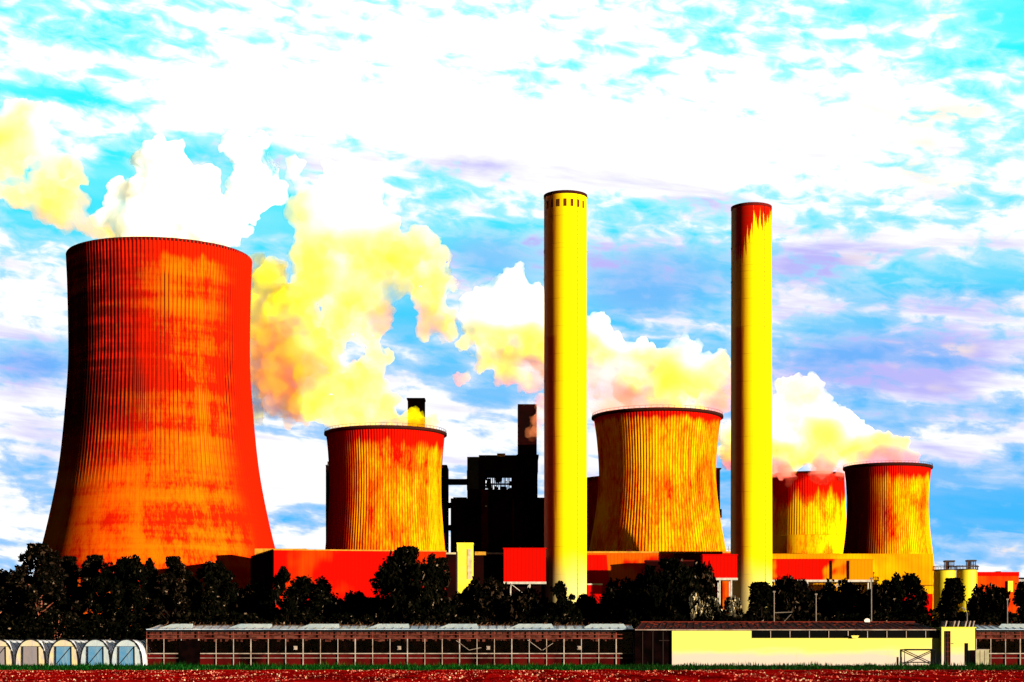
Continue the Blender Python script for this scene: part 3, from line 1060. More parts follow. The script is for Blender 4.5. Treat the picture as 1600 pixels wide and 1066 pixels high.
b = MB(); bx(b, 748, 812, 710.6, 713.9, 2, 30); b.build('roof', M['black_roof'], t)
b = MB(); bx(b, 777, 789, 709.2, 713, 1, 5); bx(b, 776.5, 789.5, 708.4, 709.3, .6, 5.5); b.build('roof_vent', M['roof_trim'], t)
b = MB(); bx(b, 731, 748, 714, 764, -.25, -.05); b.build('front_panel', M['slate'], t)
b = MB(); bx(b, 752, 763, 766, 1000, -.3, -.02); bx(b, 800.5, 803, 780, 870, -.3, -.02); b.build('red_panel', simple('red_panel', (0.05, 0.0015, 0.001)), t)
b = MB(); bx(b, 809, 839, 629, 713, 6, 26); ch = b.build('flue_stack', M['black_clad'], t)
b = MB(); bx(b, 807, 842, 709, 712, 4, 28); bx(b, 808, 841, 712.1, 735, 5, 27); b.build('flue_collar', M['black_roof'], t)
b = MB(); bx(b, 840.2, 849, 777, 1022, 2, 30); bx(b, 848.8, 862, 777, 1022, 3, 30); b.build('annexe_block', M['black_clad'], t)
b = MB(); bx(b, 704, 729.8, 778.5, 1022, 1, 30); b.build('low_block', M['black_clad'], t)
b = MB(); bx(b, 708, 729, 776.6, 778.4, 2, 20); b.build('low_roof', M['slate'], t)
for v0, v1 in ((746, 753.5), (783.5, 790.5), (818.5, 826)):
    b = MB(); bx(b, 698, 729.3 if v0 < 770 else 703.8, v0, v1, 8, 16); b.build('conveyor_bridge', M['black_clad'], t)
for q, v in ((772, 748), (789, 752), (812, 855), (758, 790)):  # pale panels; the upper pair stands in for bright sky gaps
    b = MB(); bx(b, q, q + 3, v, v + 2.2, -.5, -.3); b.build('pale_panel_and_sky_gap', M['white_steel'], t)

Y = 960.0
t = thing('boiler_house', (PX(603, Y), Y, 0), 'black boiler house hidden behind the orange cooling tower, showing at both its sides', 'boiler house')
b = MB(); bx(b, 509, 698, 728, 1022, 0, 30); b.build('block', M['black_clad'], t)
b = MB(); bx(b, 508.6, 698.4, 726.4, 727.9, 0, 28); b.build('roof', M['slate'], t)
b = MB(); bx(b, 511, 513, 720.5, 726, 2, 3); b.build('roof_vent', M['dark_steel'], t)
# chimney of that boiler house: only its top shows through the steam
t = thing('flue_stack', (PX(650, 1000), 1000, 0), 'small dark chimney top poking out of the yellow steam', 'chimney')
b = MB(); b.box(PX(637, 1000), PX(663, 1000), 1000, 1010, 0, PZ(624, 1000)); b.build('shaft', M['black_clad'], t)
b = MB(); b.box(PX(635.5, 1000), PX(664, 1000), 999.5, 1010.5, PZ(623.95, 1000), PZ(622, 1000)); b.build('cap', M['black_roof'], t)

Y = 930.0
t = thing('boiler_house', (PX(1070, Y), Y, 0), 'black boiler house behind the middle cooling tower, a sliver at its right', 'boiler house')
b = MB(); bx(b, 1010, 1125, 733, 1022, 0, 30); b.build('block', M['black_clad'], t)
b = MB(); bx(b, 1009, 1127, 731.5, 732.9, -1, 28); b.build('roof', M['black_roof'], t)
b = MB(); bx(b, 1125.2, 1128.5, 795, 808, 2, 20); b.build('side_duct', M['black_roof'], t)


# ------------------------------------------------------------------ silos and the buildings at far right
def silo(cpx, Y, rpx, top_py, label):
    base = Vector((PX(cpx, Y), Y, 0))
    r = rpx / F * Y
    z = PZ(top_py, Y)
    t = thing('silo', base, label, 'silo', 'pair of yellow silos')
    b = MB()
    b.lathe(base, [(r, 0), (r, z), (r - .5, z + .4), (0.3, z + .9)], 48)
    b.build('tank', M['silo'], t, smooth=False)
    b = MB()
    b.lathe(base, [(r - .3, z + .45), (r + .5, z + .45), (r + .5, z + .75), (r - .3, z + .75)], 32, True)
    for k in range(20):
        a = 2 * PI * k / 20
        q = base + Vector((math.cos(a) * (r + .3), math.sin(a) * (r + .3), z + .7))
        b.tube([q, q + Vector((0, 0, 1.6))], .10, 4)
    b.lathe(base, [(r + .2, z + 2.2), (r + .4, z + 2.2), (r + .3, z + 2.4)], 32, True)
    b.build('platform_rail', M['dark_steel'], t)
    b = MB()
    x0, x1 = base.x + r * 0.05, base.x + r * .75
    for x in (x0, (x0 + x1) / 2, x1):
        for y in (base.y - r * .4, base.y + r * .3):
            b.box(x - .16, x + .16, y - .16, y + .16, z + .8, z + 4.3)
    b.box(x0 - .5, x1 + .5, base.y - r * .45, base.y + r * .35, z + 4.31, z + 5.0)
    b.box(x0 - .2, x1 + .2, base.y - r * .42, base.y - r * .36, z + 2.4, z + 2.7)
    b.build('head_frame', M['dark_steel'], t)
    b = MB()
    b.box(x0 + .3, (x0 + x1) / 2 - .3, base.y - r * .3, base.y + r * .2, z + .95, z + 4.25)
    b.build('filter_box', M['rust_steel'], t)
    b = MB()
    a = R(-90 + 52)
    q = base + Vector((math.cos(a) * (r + .12), math.sin(a) * (r + .12), 0))
    b.tube([q, q + Vector((0, 0, z))], .14, 5)
    b.build('pipe', M['dark_steel'], t)
    return t


silo(1476, 795, 17, 893, 'yellow silo with a railed platform, left of the pair')
silo(1510.5, 806, 16, 892, 'yellow silo with a railed platform, right of the pair')
b = MB(); b.box(PX(1484, 795), PX(1530, 795), 795, 797, PZ(886, 795), PZ(884.6, 795))
tag(b.build('walkway_beam', M['dark_steel']), 'dark walkway beam joining the tops of the two silos', 'walkway')
t = hall(rect(PX(1523, 860), PX(1592, 860), 860, 885), 0, PZ(900, 860), M['orange_clad'], 'low orange workshop with a red roof right of the silos', 'workshop', 'workshop', trim=M['gallery_red'], trim_h=2.0)
for p0, p1, v in ((1536, 1541, 897.5), (1560, 1566, 896)):
    w = MB(); w.box(PX(p0, 860), PX(p1, 860), 862, 868, PZ(900, 860) + 1.9, PZ(v - 2, 860) + .5); w.build('roof_vent', M['rust_steel'], t)
w = MB(); w.box(PX(1523.5, 859), PX(1560, 859), 859.2, 859.9, 0, PZ(925, 860)); w.build('lower_wall', M['gallery_red'], t)
w = MB(); w.box(PX(1575, 859), PX(1583, 859), 859.0, 859.8, PZ(925, 860), PZ(908, 860)); w.build('lit_wall', M['yellow'], t)
t = hall(rect(PX(1591, 900), PX(1680, 900), 900, 930), 0, PZ(905, 900), M['grey_clad'], 'grey building cut off by the right edge of the photo', 'building', 'warehouse', trim=M['black_roof'], trim_h=0.8)
w = MB()
for k in range(5):
    w.box(PX(1592 + k * 4, 899), PX(1594.5 + k * 4, 899), 899.5, 899.9, PZ(925, 900), PZ(909, 900))
w.build('window_strip', M['window_dark'], t)

# ------------------------------------------------------------------ greenhouse
GY = 268.0


def greenhouse(px0, px1, label, bay_px, vents, door_px, fans, braces, depth=20.0, ground_py=1040):
    x0, x1 = PX(px0, GY), PX(px1, GY)
    t = thing('greenhouse', ((x0 + x1) / 2, GY, 0), label, 'greenhouse')
    ze = PZ(984, GY)
    zr = PZ(977.0, GY + 5)
    n = max(1, round((px1 - px0) / bay_px))
    bay = (x1 - x0) / n
    fw = MB()      # white posts and rails
    fr = MB()      # rusty upper grid
    for i in range(n + 1):
        x = x0 + bay * i
        w = 0.05 if i % 3 else 0.08
        fw.box(x - w, x + w, GY - .09, GY + .09, 0.0, PZ(998, GY))
        fr.box(x - w, x + w, GY - .08, GY + .08, PZ(998, GY) + .002, ze - .32)
        fw.box(x - .06, x + .06, GY + depth - .1, GY + depth, 0.0, ze - .32)
        if i < n:
            for f_ in (0.36, 0.70):
                xx = x + bay * f_
                fr.box(xx - .03, xx + .03, GY - .03, GY + .03, PZ(992, GY), ze - .32)
    for py, h, b_ in ((1021.3, .07, fw), (1028.3, .035, fw), (991.5, .05, fr), (997.5, .07, fr)):
        z = PZ(py, GY)
        b_.box(x0, x1, GY - .14, GY - .095, z - h, z + h)
    for (a, za, c, zc) in braces:
        fw.tube([(PX(a, GY), GY - .16, PZ(za, GY)), (PX(c, GY), GY - .16, PZ(zc, GY))], .045, 5)
    fw.build('frame', M['frame_white'], t)
    fr.build('upper_frame', M['frame_rust'], t)
    g = MB()
    g.box(x0, x1, GY - .20, GY + .10, ze - .30, ze - .02)
    g.build('gutter', M['hoop'], t)
    b = MB()
    b.box(x0 + .1, x1 - .1, GY + .15, GY + .3, 0, PZ(1023, GY))
    b.build('base_wall', M['base_wall'], t)
    p = MB()
    p.quad((x0, GY - .05, PZ(1021, GY)), (x1, GY - .05, PZ(1021, GY)), (x1, GY - .05, ze - .32), (x0, GY - .05, ze - .32))
    p.build('pane', M['glass'], t)
    # roof: film slope with open ridge vents, bare lattice between the vents
    r = MB()
    r.hexa([(x0, GY - .25, ze), (x1, GY - .25, ze), (x1, GY + 5, zr - .05), (x0 + 1.2, GY + 5, zr - .05),
            (x0, GY - .25, ze + .08), (x1, GY - .25, ze + .08), (x1, GY + 5, zr + .05), (x0 + 1.2, GY + 5, zr + .05)])
    r.quad((x0 + 1.2, GY + 5.02, zr), (x1, GY + 5.02, zr), (x1, GY + depth, ze), (x0, GY + depth, ze))
    rf = r.build('roof', M['roof_film'], t)
    rb = MB()
    k = 0
    while x0 + k * bay / 2 < x1 - .2:
        x = x0 + k * bay / 2 + .5
        s = min(1.2, max(0, 1.2 - (x - x0)))
        rb.tube([(x, GY - .3, ze + .11), (x + s, GY + 4.9, zr + .08)], .035, 4)
        k += 1
    rb.build('glazing_bar', M['frame_white'], t)
    lat = MB()
    lat.box(x0 + 1.6, x1 - .1, GY + 4.2, GY + 4.6, zr - .1, PZ(976.5, GY + 5))
    k = x0 + 2
    rn = random.Random(2)
    while k < x1 - 2:
        lat.tube([(k, GY + 3.2, zr - .25), (k + rn.uniform(-.6, .6), GY + 4.2, zr + .42)], .06, 4)
        k += 0.9
    lat.build('ridge_lattice', M['roof_lattice'], t)
    for (a, c) in vents:
        v = MB()
        xa, xc = PX(a, GY + 3), PX(c, GY + 3)
        zb, z_t = PZ(982.0, GY + 1.5), PZ(974.8, GY + 3.6)
        v.hexa([(xa - .9, GY + 1.2, zb - .02), (xc + .3, GY + 1.2, zb - .02), (xc, GY + 3.9, z_t - .1), (xa + .6, GY + 3.9, z_t - .1),
                (xa - .9, GY + 1.15, zb + .06), (xc + .3, GY + 1.15, zb + .06), (xc, GY + 3.9, z_t), (xa + .6, GY + 3.9, z_t)])
        v.build('roof_vent', M['vent_film'], t)
    # shade curtain hanging under the eave, ragged lower hem
    c = MB()
    rn = random.Random(9)
    x = x0 + .3
    while x < x1 - .3:
        w = rn.uniform(.18, .5)
        c.box(x, min(x + w, x1 - .2), GY + .5, GY + .56, PZ(1000.5 + rn.uniform(-4.0, 2.5), GY), ze - .34)
        x += w + .01
    c.build('shade_curtain', M['curtain'], t)
    e = MB()
    e.box(x0 - .12, x0 - .02, GY - .1, GY + depth, 0, ze)
    e.box(x1 + .02, x1 + .12, GY - .1, GY + depth, 0, ze)
    e.box(x0, x1, GY + depth + .02, GY + depth + .1, 0, ze)
    e.build('end_wall', M['dark_door'], t)
    if door_px:
        d = MB()
        d.box(PX(door_px[0], GY), PX(door_px[1], GY), GY - .26, GY - .16, 0, PZ(1001, GY))
        d.build('door', M['dark_door'], t)
    for f_ in fans:
        fb = MB()
        xx, zz = PX(f_, GY), PZ(1012.5, GY)
        fb.box(xx - .28, xx + .28, GY - .35, GY - .18, zz - .28, zz + .28)
        fb.tube([(xx, GY - .42, zz), (xx, GY - .34, zz)], .22, 10)
        fb.build('air_fan', M['frame_white'], t)
    return t, x0, x1, ze


gh, gx0, gx1, gze = greenhouse(
    229, 990, 'long glass greenhouse with white roof vents in the foreground', 27.2,
    [(262, 300), (368, 424), (478, 529), (585, 638), (695, 745), (805, 862), (918, 975)], (280, 313),
    [462, 624, 763, 905], [(713, 1001, 733, 1016), (733, 1016, 752, 1012), (824, 1000, 846, 1016), (848, 1016, 864, 1005)])
crop = MB()
rn = random.Random(3)
for k in range(9000):
    x = rn.uniform(gx0 + .6, gx1 - .6)
    y = GY + 1.2 + rn.choice((0, 1.6, 3.2, 4.8)) + rn.uniform(-.4, .4)
    z = rn.uniform(0.1, 3.9)
    s = rn.uniform(.12, .30)
    a = Vector((rn.uniform(-1, 1), rn.uniform(-1, 1), rn.uniform(-1, 1))).normalized() * s
    b = a.orthogonal().normalized() * s * .6
    p = Vector((x, y, z))
    crop.quad(p - a, p + b, p + a, p - b)
tag(crop.build('crop_row', M['leaf_crop'], loc=(0, GY, 0)), 'dark crop plants growing in rows inside the long greenhouse', 'crops', kind='stuff')

greenhouse(1525, 1640, 'dark greenhouse cut off by the right edge of the photo', 23.0, [(1562, 1602), (1612, 1636)], None, [], [], depth=16)

# ------------------------------------------------------------------ packing shed
SY = 266.0
x0, x1 = PX(992, SY), PX(1470.5, SY)
t = thing('packing_shed', ((x0 + x1) / 2, SY, 0), 'long cream walled shed with a dark window strip and red brown roof', 'shed')
ze = PZ(984, SY)
xa, xb = PX(1050, SY), PX(1174, SY)
zw = PZ(998, SY)
b = MB()
b.box(xa, xb, SY, SY + 9, 0, ze - .02)
b.box(xb + .002, x1, SY + .003, SY + 9, 0, zw)
b.build('wall', M['wall_cream'], t)
b = MB()
b.box(x0, xa - .01, SY + .4, SY + 9, 0, ze - .02)
dr = b.build('doorway', M['dark_door'], t)
b = MB()
for q in (1004, 1020, 1036):
    b.box(PX(q, SY), PX(q + .8, SY), SY + .3, SY + .38, 0, ze - .3)
b.box(PX(1030, SY), PX(1048, SY), SY + .3, SY + .39, PZ(1001, SY) - .03, PZ(1001, SY) + .03)
b.build('door_rail', M['dark_steel'], dr)
wn = MB()
wn.box(xb + .05, x1 - .02, SY + .25, SY + 8.9, zw + .01, ze - .1)
wf = wn.build('window', M['window_dark'], t)
b = MB()
k = 0
for q in [1174 + 30.3 * i for i in range(11)]:
    xx = PX(q, SY)
    b.box(xx - .05, xx + .05, SY + .10, SY + .22, zw + .012, ze - .12)
b.box(xb, x1, SY + .02, SY + .2, ze - .10, ze - .025)
b.build('window_post', M['frame_white'], wf)
b = MB()
b.box(xb + .01, x1, SY - .05, SY + .24, zw + .004, zw + .07)
b.build('sill', M['wall_cream'], wf)
zr = PZ(972.5, SY + 8)
r = MB()
r.hexa([(x0 - .1, SY - .4, ze), (x1 - 1.0, SY - .4, ze), (x1 - 2.2, SY + 8, zr - .15), (x0 + 1.5, SY + 8, zr - .15),
        (x0 - .1, SY - .4, ze + .12), (x1 - 1.0, SY - .4, ze + .12), (x1 - 2.2, SY + 8, zr), (x0 + 1.5, SY + 8, zr)])
rf = r.build('roof', M['roof_tile'], t)
rr = MB()
q = x0 + .3
rn = random.Random(12)
while q < x1 - 2.4:
    f_ = (q - x0) / (x1 - x0)
    rr.tube([(q, SY - .42, ze + .14), (q + 1.5 - 2.7 * f_, SY + 7.9, zr + .02)], .045, 4)
    q += 1.1
rr.box(x0 + 1.5, x1 - 2.2, SY + 7.9, SY + 8.1, zr - .1, zr + .14)
for k in range(90):
    f_ = rn.random()
    g_ = rn.random()
    xx = x0 + 1.6 + (x1 - x0 - 4) * f_
    yy = SY + 7.6 * g_
    zz = ze + .14 + (zr - ze - .1) * g_ * 8 / 8.2
    rr.box(xx, xx + rn.uniform(.2, .6), yy, yy + .3, zz - .02, zz + .10)
rr.build('roof_seam', M['rust_steel'], rf)
gtr = MB()
gtr.box(x0, x1 - .9, SY - .55, SY - .42, ze - .10, ze + .03)
gtr.build('gutter', M['frame_white'], t)
lm = MB()
lx, lz = PX(1335, SY), PZ(996, SY)
lm.hexa([(lx - .38, SY - .5, lz - .15), (lx + .38, SY - .5, lz - .15), (lx + .38, SY - .06, lz - .15), (lx - .38, SY - .06, lz - .15),
         (lx - .62, SY - .6, lz + .28), (lx + .62, SY - .6, lz + .28), (lx + .62, SY - .06, lz + .28), (lx - .62, SY - .06, lz + .28)])
lm.build('wall_lamp', M['wall_cream'], t)
lb = MB()
lb.lathe((PX(1355, SY + 8), SY + 8), [(.42, zr + .02), (.48, zr + .3), (.30, zr + .55), (.02, zr + .62)], 14)
lb.build('roof_lamp', M['lamp_glow'], t)

# yellow utility block with tilted roof flaps
ux0, ux1 = PX(1471, 265), PX(1523.5, 265)
t = thing('utility_block', ((ux0 + ux1) / 2, 265, 0), 'yellow block with a glazed door at the right end of the cream shed', 'building')
zt = PZ(981.5, 265)
b = MB(); b.box(ux0 + .02, ux1, 265, 274, 0, zt); b.build('wall', M['wall_cream'], t)
b = MB(); b.box(ux0 - .05, ux1 + .15, 264.8, 274.2, zt + .003, zt + .16); b.build('roof', M['yellow'], t)
b = MB(); b.box(PX(1477, 265), PX(1485, 265), 264.92, 265.05, 0.1, PZ(986, 265)); d = b.build('door', M['window_dark'], t)
b = MB()
for q in (1477, 1480.7, 1484.6):
    b.box(PX(q, 265) - .03, PX(q, 265) + .03, 264.86, 264.915, 0.1, PZ(986, 265))
for v in (990, 997, 1004, 1011, 1018, 1026):
    b.box(PX(1477, 265), PX(1485, 265), 264.87, 264.915, PZ(v, 265) - .02, PZ(v, 265) + .02)
b.build('glazing_bar', M['frame_rust'], d)
b = MB(); b.box(PX(1486, 265), PX(1490, 265), 265.6, 264.98, PZ(1006.4, 265), PZ(1005.2, 265)); b.build('door_hood', M['dark_steel'], t)
b = MB(); b.box(PX(1508, 265), PX(1512.5, 265), 264.9, 265.06, 0.1, PZ(1005, 265)); b.build('window', M['window_dark'], t)
for q in (1475, 1488, 1494.5, 1506, 1512, 1518):
    b = MB()
    xx = PX(q, 266)
    b.hexa([(xx - .08, 265.2, zt + .165), (xx + .10, 265.2, zt + .165), (xx + .10, 268, zt + .165), (xx - .08, 268, zt + .165),
            (xx + .14, 265.2, zt + 1.1), (xx + .34, 265.2, zt + 1.1), (xx + .34, 268, zt + 1.1), (xx + .14, 268, zt + 1.1)])
    b.build('roof_flap', M['frame_white'], t)

# tank box, gate, bits by the wall
bx0, bx1 = PX(1524.5, 265.1), PX(1545.5, 265.1)
t = thing('meter_box', ((bx0 + bx1) / 2, 265, 0), 'cream utility cabinet standing at the corner of the yellow block', 'cabinet')
b = MB(); b.box(bx0, bx1, 265.1, 266.3, 0.15, PZ(1015.5, 265.1)); b.build('cabinet', M['box_cream'], t)
b = MB(); b.box(bx0 - .06, bx1 + .06, 265.04, 266.36, PZ(1015.5, 265.1) + .002, PZ(1014.6, 265.1)); b.build('lid', M['frame_white'], t)
b = MB(); b.box(bx0 - .9, bx0 - .15, 264.55, 264.78, 0, PZ(1016, 265)); b.build('side_cabinet', M['dark_door'], t)
b = MB()
for f_ in (.33, .66):
    b.box(bx0 + (bx1 - bx0) * f_ - .015, bx0 + (bx1 - bx0) * f_ + .015, 265.06, 265.099, .2, PZ(1016.5, 265))
b.build('door_seam', M['frame_rust'], t)

gx_0, gx_1 = PX(1413.5, 265.6), PX(1461.5, 265.6)
t = thing('gate_frame', ((gx_0 + gx_1) / 2, 265.6, 0), 'black crossed gate frame standing in the grass before the cream wall', 'gate')
z1 = PZ(1015, 265.6)
b = MB()
b.tube([(gx_0, 265.6, 0), (gx_0, 265.6, z1), (gx_1, 265.6, z1), (gx_1, 265.6, 0)], .12, 6)
b.build('frame', M['hoop'], t)
b = MB(); b.tube([(gx_0, 265.6, .55), (gx_1, 265.6, .55)], .06, 5); b.build('rail', M['hoop'], t)
b = MB()
b.tube([(gx_0, 265.62, z1 - .1), (gx_1, 265.62, .2)], .07, 5)
b.tube([(gx_0, 265.58, .2), (gx_1, 265.58, z1 - .1)], .07, 5)
b.build('cross_brace', M['hoop'], t)
b = MB(); b.tube([(gx_0 - .5, 265.6, 0), (gx_0 - .5, 265.6, z1 * .55)], .10, 6); b.build('post', M['hoop'], t)


# ------------------------------------------------------------------ polytunnels
def arch(cx, y, hw, h, n=20):
    pts = []
    for k in range(n + 1):
        a = PI * k / n
        c_, s_ = math.cos(a), math.sin(a)
        pts.append(Vector((cx - hw * math.copysign(abs(c_) ** 0.92, c_), y, h * s_ ** 0.80)))
    return pts


def polytunnel(cpx, label, end_mat, door_mat, open_brace):
    y0, y1 = 264.0, 296.0
    cx, hw, h = PX(cpx, y0), 2.32, PZ(999.5, y0)
    t = thing('polytunnel', (cx, y0, 0), label, 'polytunnel', 'row of plastic polytunnels')
    b = MB()
    rows = [arch(cx, y, hw + (.0 if k % 2 == 0 else -.05), h - (.0 if k % 2 == 0 else .07)) for k, y in
            enumerate([y0 + (y1 - y0) * k / 20 for k in range(21)])]
    for r0, r1 in zip(rows, rows[1:]):
        for k in range(20):
            b.quad(r0[k], r0[k + 1], r1[k + 1], r1[k])
    b.build('cover', M['tunnel_film'], t, smooth=False)
    b = MB()
    pts = arch(cx, y0 - .05, hw + .05, h + .05)
    b.tube(pts, .11, 6)
    b.build('front_hoop', M['hoop'], t)
    b = MB()
    for k in range(1, 11):
        b.tube(arch(cx, y0 + (y1 - y0) * k / 10, hw + .04, h + .03, 14), .03, 4)
    b.build('hoop', M['hoop'], t)
    a = arch(cx, y0 + .04, hw - .06, h - .06)
    b = MB()
    zd = h * .74
    xd = hw * .52
    i0 = len(b.v)
    b.v += a
    b.f.append(tuple(i0 + k for k in range(len(a))))
    b.build('end_sheet', end_mat, t)
    b = MB()
    b.box(cx - xd, cx + xd, y0 - .10, y0 - .02, .05, zd)
    d = b.build('door', door_mat, t)
    b = MB()
    for s in (-1, 1):
        b.tube([(cx + s * xd, y0 - .15, 0), (cx + s * xd * .96, y0 - .15, zd)], .085, 5)
    b.tube([(cx - xd * 1.5, y0 - .14, zd), (cx + xd * 1.5, y0 - .14, zd)], .035, 4)
    if open_brace:
        b.tube([(cx - xd * open_brace, y0 - .16, .1), (cx + xd * .9 * open_brace, y0 - .16, zd * .95)], .05, 5)
    b.build('door_frame', M['hoop'], d)
    return t


polytunnel(-3, 'plastic polytunnel cut off by the left edge of the photo', M['tunnel_end'], M['door_lilac'], 1)
polytunnel(48, 'plastic polytunnel with a lilac door, second from the left edge', M['tunnel_end'], M['door_lilac'], 0)
polytunnel(99.5, 'plastic polytunnel with yellow end sheet and blue door, middle of the row', M['tunnel_end'], M['door_blue'], 1)
polytunnel(149.5, 'plastic polytunnel with pale end sheet, second from the greenhouse', M['tunnel_end_pale'], M['door_blue'], 1)
polytunnel(198, 'plastic polytunnel with blue door, right beside the greenhouse', M['tunnel_end_pale'], M['door_blue'], 1)


# ------------------------------------------------------------------ poles among the trees
def pole(px, Y, top, label, arm=False, bar=False):
    x = PX(px, Y)
    t = thing('lamp_post' if arm else 'steel_pole', (x, Y, 0), label, 'lamp post' if arm else 'pole')
    z = PZ(top, Y)
    b = MB(); b.tube([(x, Y, 0), (x, Y, z)], [.13, .09], 6); b.build('pole', M['pole_steel'], t)
    if arm:
        b = MB(); b.tube([(x, Y, z - .05), (x - .55, Y, z + .7)], .06, 5); b.build('arm', M['pole_steel'], t)
        b = MB(); b.hexa([(x - .95, Y - .15, z + .85), (x - .3, Y - .15, z + .45), (x - .3, Y + .15, z + .45), (x - .95, Y + .15, z + .85),
                          (x - .85, Y - .15, z + 1.05), (x - .2, Y - .15, z + .65), (x - .2, Y + .15, z + .65), (x - .85, Y + .15, z + 1.05)])
        b.build('lamp_head', M['pole_steel'], t)
    else:
        b = MB(); b.box(x - .2, x + .2, Y - .2, Y + .2, z, z + .25); b.build('cap', M['pole_steel'], t)
    if bar:
        b = MB(); b.tube([(x, Y, z * .72), (x + 3.0, Y, z * .73)], .07, 5); b.tube([(x, Y, z * .45), (x + 2.8, Y, z * .7)], .05, 4)
        b.build('cross_arm', M['pole_steel'], t)
    return t


pole(1209.5, 284, 926, 'pale steel pole with a side arm below the red topped chimney', bar=True)
pole(1361.5, 284, 905, 'tallest pale steel pole, standing in front of the broad yellow hall')
pole(1275, 282, 930, 'short pale pole among the bushes below the long gallery')
pole(1574, 284, 938, 'pale pole among trees in front of the orange workshop')
pole(1511, 280, 958, 'street lamp with a tilted head above the yellow utility block', arm=True)

# ------------------------------------------------------------------ trees
def tree_proto(seed, H, W, trunk_h, clumps, per, leaf, crown_mat, trunk_mat, shape='round', gap=0.0):
    """crown of leaf-sized faces in clumps carried by real limbs; returns (trunk mesh object, crown mesh object) at the origin."""
    rn = random.Random(seed)
    tb = MB()
    tb.tube([(0, 0, -.2), (rn.uniform(-.3, .3), 0, trunk_h), (rn.uniform(-.5, .5), rn.uniform(-.4, .4), H * .72)], [H * .020, H * .014, H * .005], 7)
    cb = MB()
    for k in range(clumps):
        for _ in range(40):
            u = rn.random()
            z = trunk_h * .55 + (H - trunk_h * .55) * u
            if shape == 'round':
                prof = math.sqrt(max(0.02, 1 - (2 * u - 0.95) ** 2 * 0.98))
            elif shape == 'tall':
                prof = (0.55 + 0.45 * math.sin(PI * min(1, u * 1.05))) * (1 - max(0, u - .72) * 2.6)
            else:
                prof = max(0.12, 1.0 - u * 0.85)
            r = W / 2 * prof * math.sqrt(rn.random()) * rn.choice((0.80, 0.88, 1.04))
            a = rn.uniform(0, 2 * PI)
            c = Vector((r * math.cos(a), r * math.sin(a), z))
            if mnoise.noise(c * 0.27 + Vector((seed * 7.1, 0, 0))) > -0.02 + gap:
                break
        if k % 3 == 0:
            z0 = max(trunk_h * .5, c.z - abs(r) * rn.uniform(.6, 1.1))
            mid = Vector((c.x * .45, c.y * .45, (z0 + c.z) / 2 + rn.uniform(-.2, .2)))
            tb.tube([(0, 0, z0), mid, c], [H * .008, H * .005, H * .002], 5, cap=False)
        cr = rn.uniform(.30, 1.0) * W * .115
        for q in range(per):
            d = Vector((rn.gauss(0, 1), rn.gauss(0, 1), rn.gauss(0, .8)))
            d = d.normalized() * cr * (rn.random() ** 0.45) * rn.uniform(.8, 1.25)
            p = c + d
            p.z = min(max(p.z, 0.2), H)
            s = leaf * rn.uniform(.6, 1.3)
            n = Vector((rn.uniform(-1, 1), rn.uniform(-1, 1), rn.uniform(-.6, 1))).normalized()
            a_ = n.orthogonal().normalized()
            a_.rotate(Matrix.Rotation(rn.uniform(0, 2 * PI), 3, n))
            b_ = n.cross(a_) * .55
            cb.quad(p - a_ * s, p - b_ * s + n * s * .15, p + a_ * s, p + b_ * s + n * s * .15)
    tr = tb.build('trunk', trunk_mat)
    cr_ = cb.build('crown', crown_mat)
    return tr.data, cr_.data, tr, cr_


PROTO = {}
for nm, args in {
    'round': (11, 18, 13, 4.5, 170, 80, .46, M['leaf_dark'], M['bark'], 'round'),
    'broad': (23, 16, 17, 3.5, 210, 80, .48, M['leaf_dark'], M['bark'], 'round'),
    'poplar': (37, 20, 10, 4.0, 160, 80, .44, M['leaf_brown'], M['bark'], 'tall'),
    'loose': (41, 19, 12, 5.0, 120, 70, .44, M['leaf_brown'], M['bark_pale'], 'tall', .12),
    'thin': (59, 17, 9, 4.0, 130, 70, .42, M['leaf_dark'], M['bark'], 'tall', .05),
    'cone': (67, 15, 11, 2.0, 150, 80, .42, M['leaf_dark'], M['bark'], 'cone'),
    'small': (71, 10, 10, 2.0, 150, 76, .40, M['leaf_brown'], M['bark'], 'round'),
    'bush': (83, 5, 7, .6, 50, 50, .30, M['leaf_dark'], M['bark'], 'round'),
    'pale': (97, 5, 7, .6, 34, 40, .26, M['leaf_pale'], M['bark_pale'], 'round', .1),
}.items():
    tr, cr, to, co = tree_proto(*args)
    bpy.data.objects.remove(to)
    bpy.data.objects.remove(co)
    PROTO[nm] = (tr, cr, args[1], args[2])

TREE_I = 0


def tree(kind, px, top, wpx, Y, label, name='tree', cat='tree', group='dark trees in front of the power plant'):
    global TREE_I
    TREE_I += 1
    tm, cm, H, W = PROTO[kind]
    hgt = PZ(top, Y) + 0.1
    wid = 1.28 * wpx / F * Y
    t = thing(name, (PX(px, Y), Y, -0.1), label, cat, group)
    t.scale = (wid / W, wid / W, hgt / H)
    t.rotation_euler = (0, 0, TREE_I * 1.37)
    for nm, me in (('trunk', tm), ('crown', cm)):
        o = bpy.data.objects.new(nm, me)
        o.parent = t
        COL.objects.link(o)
    return t


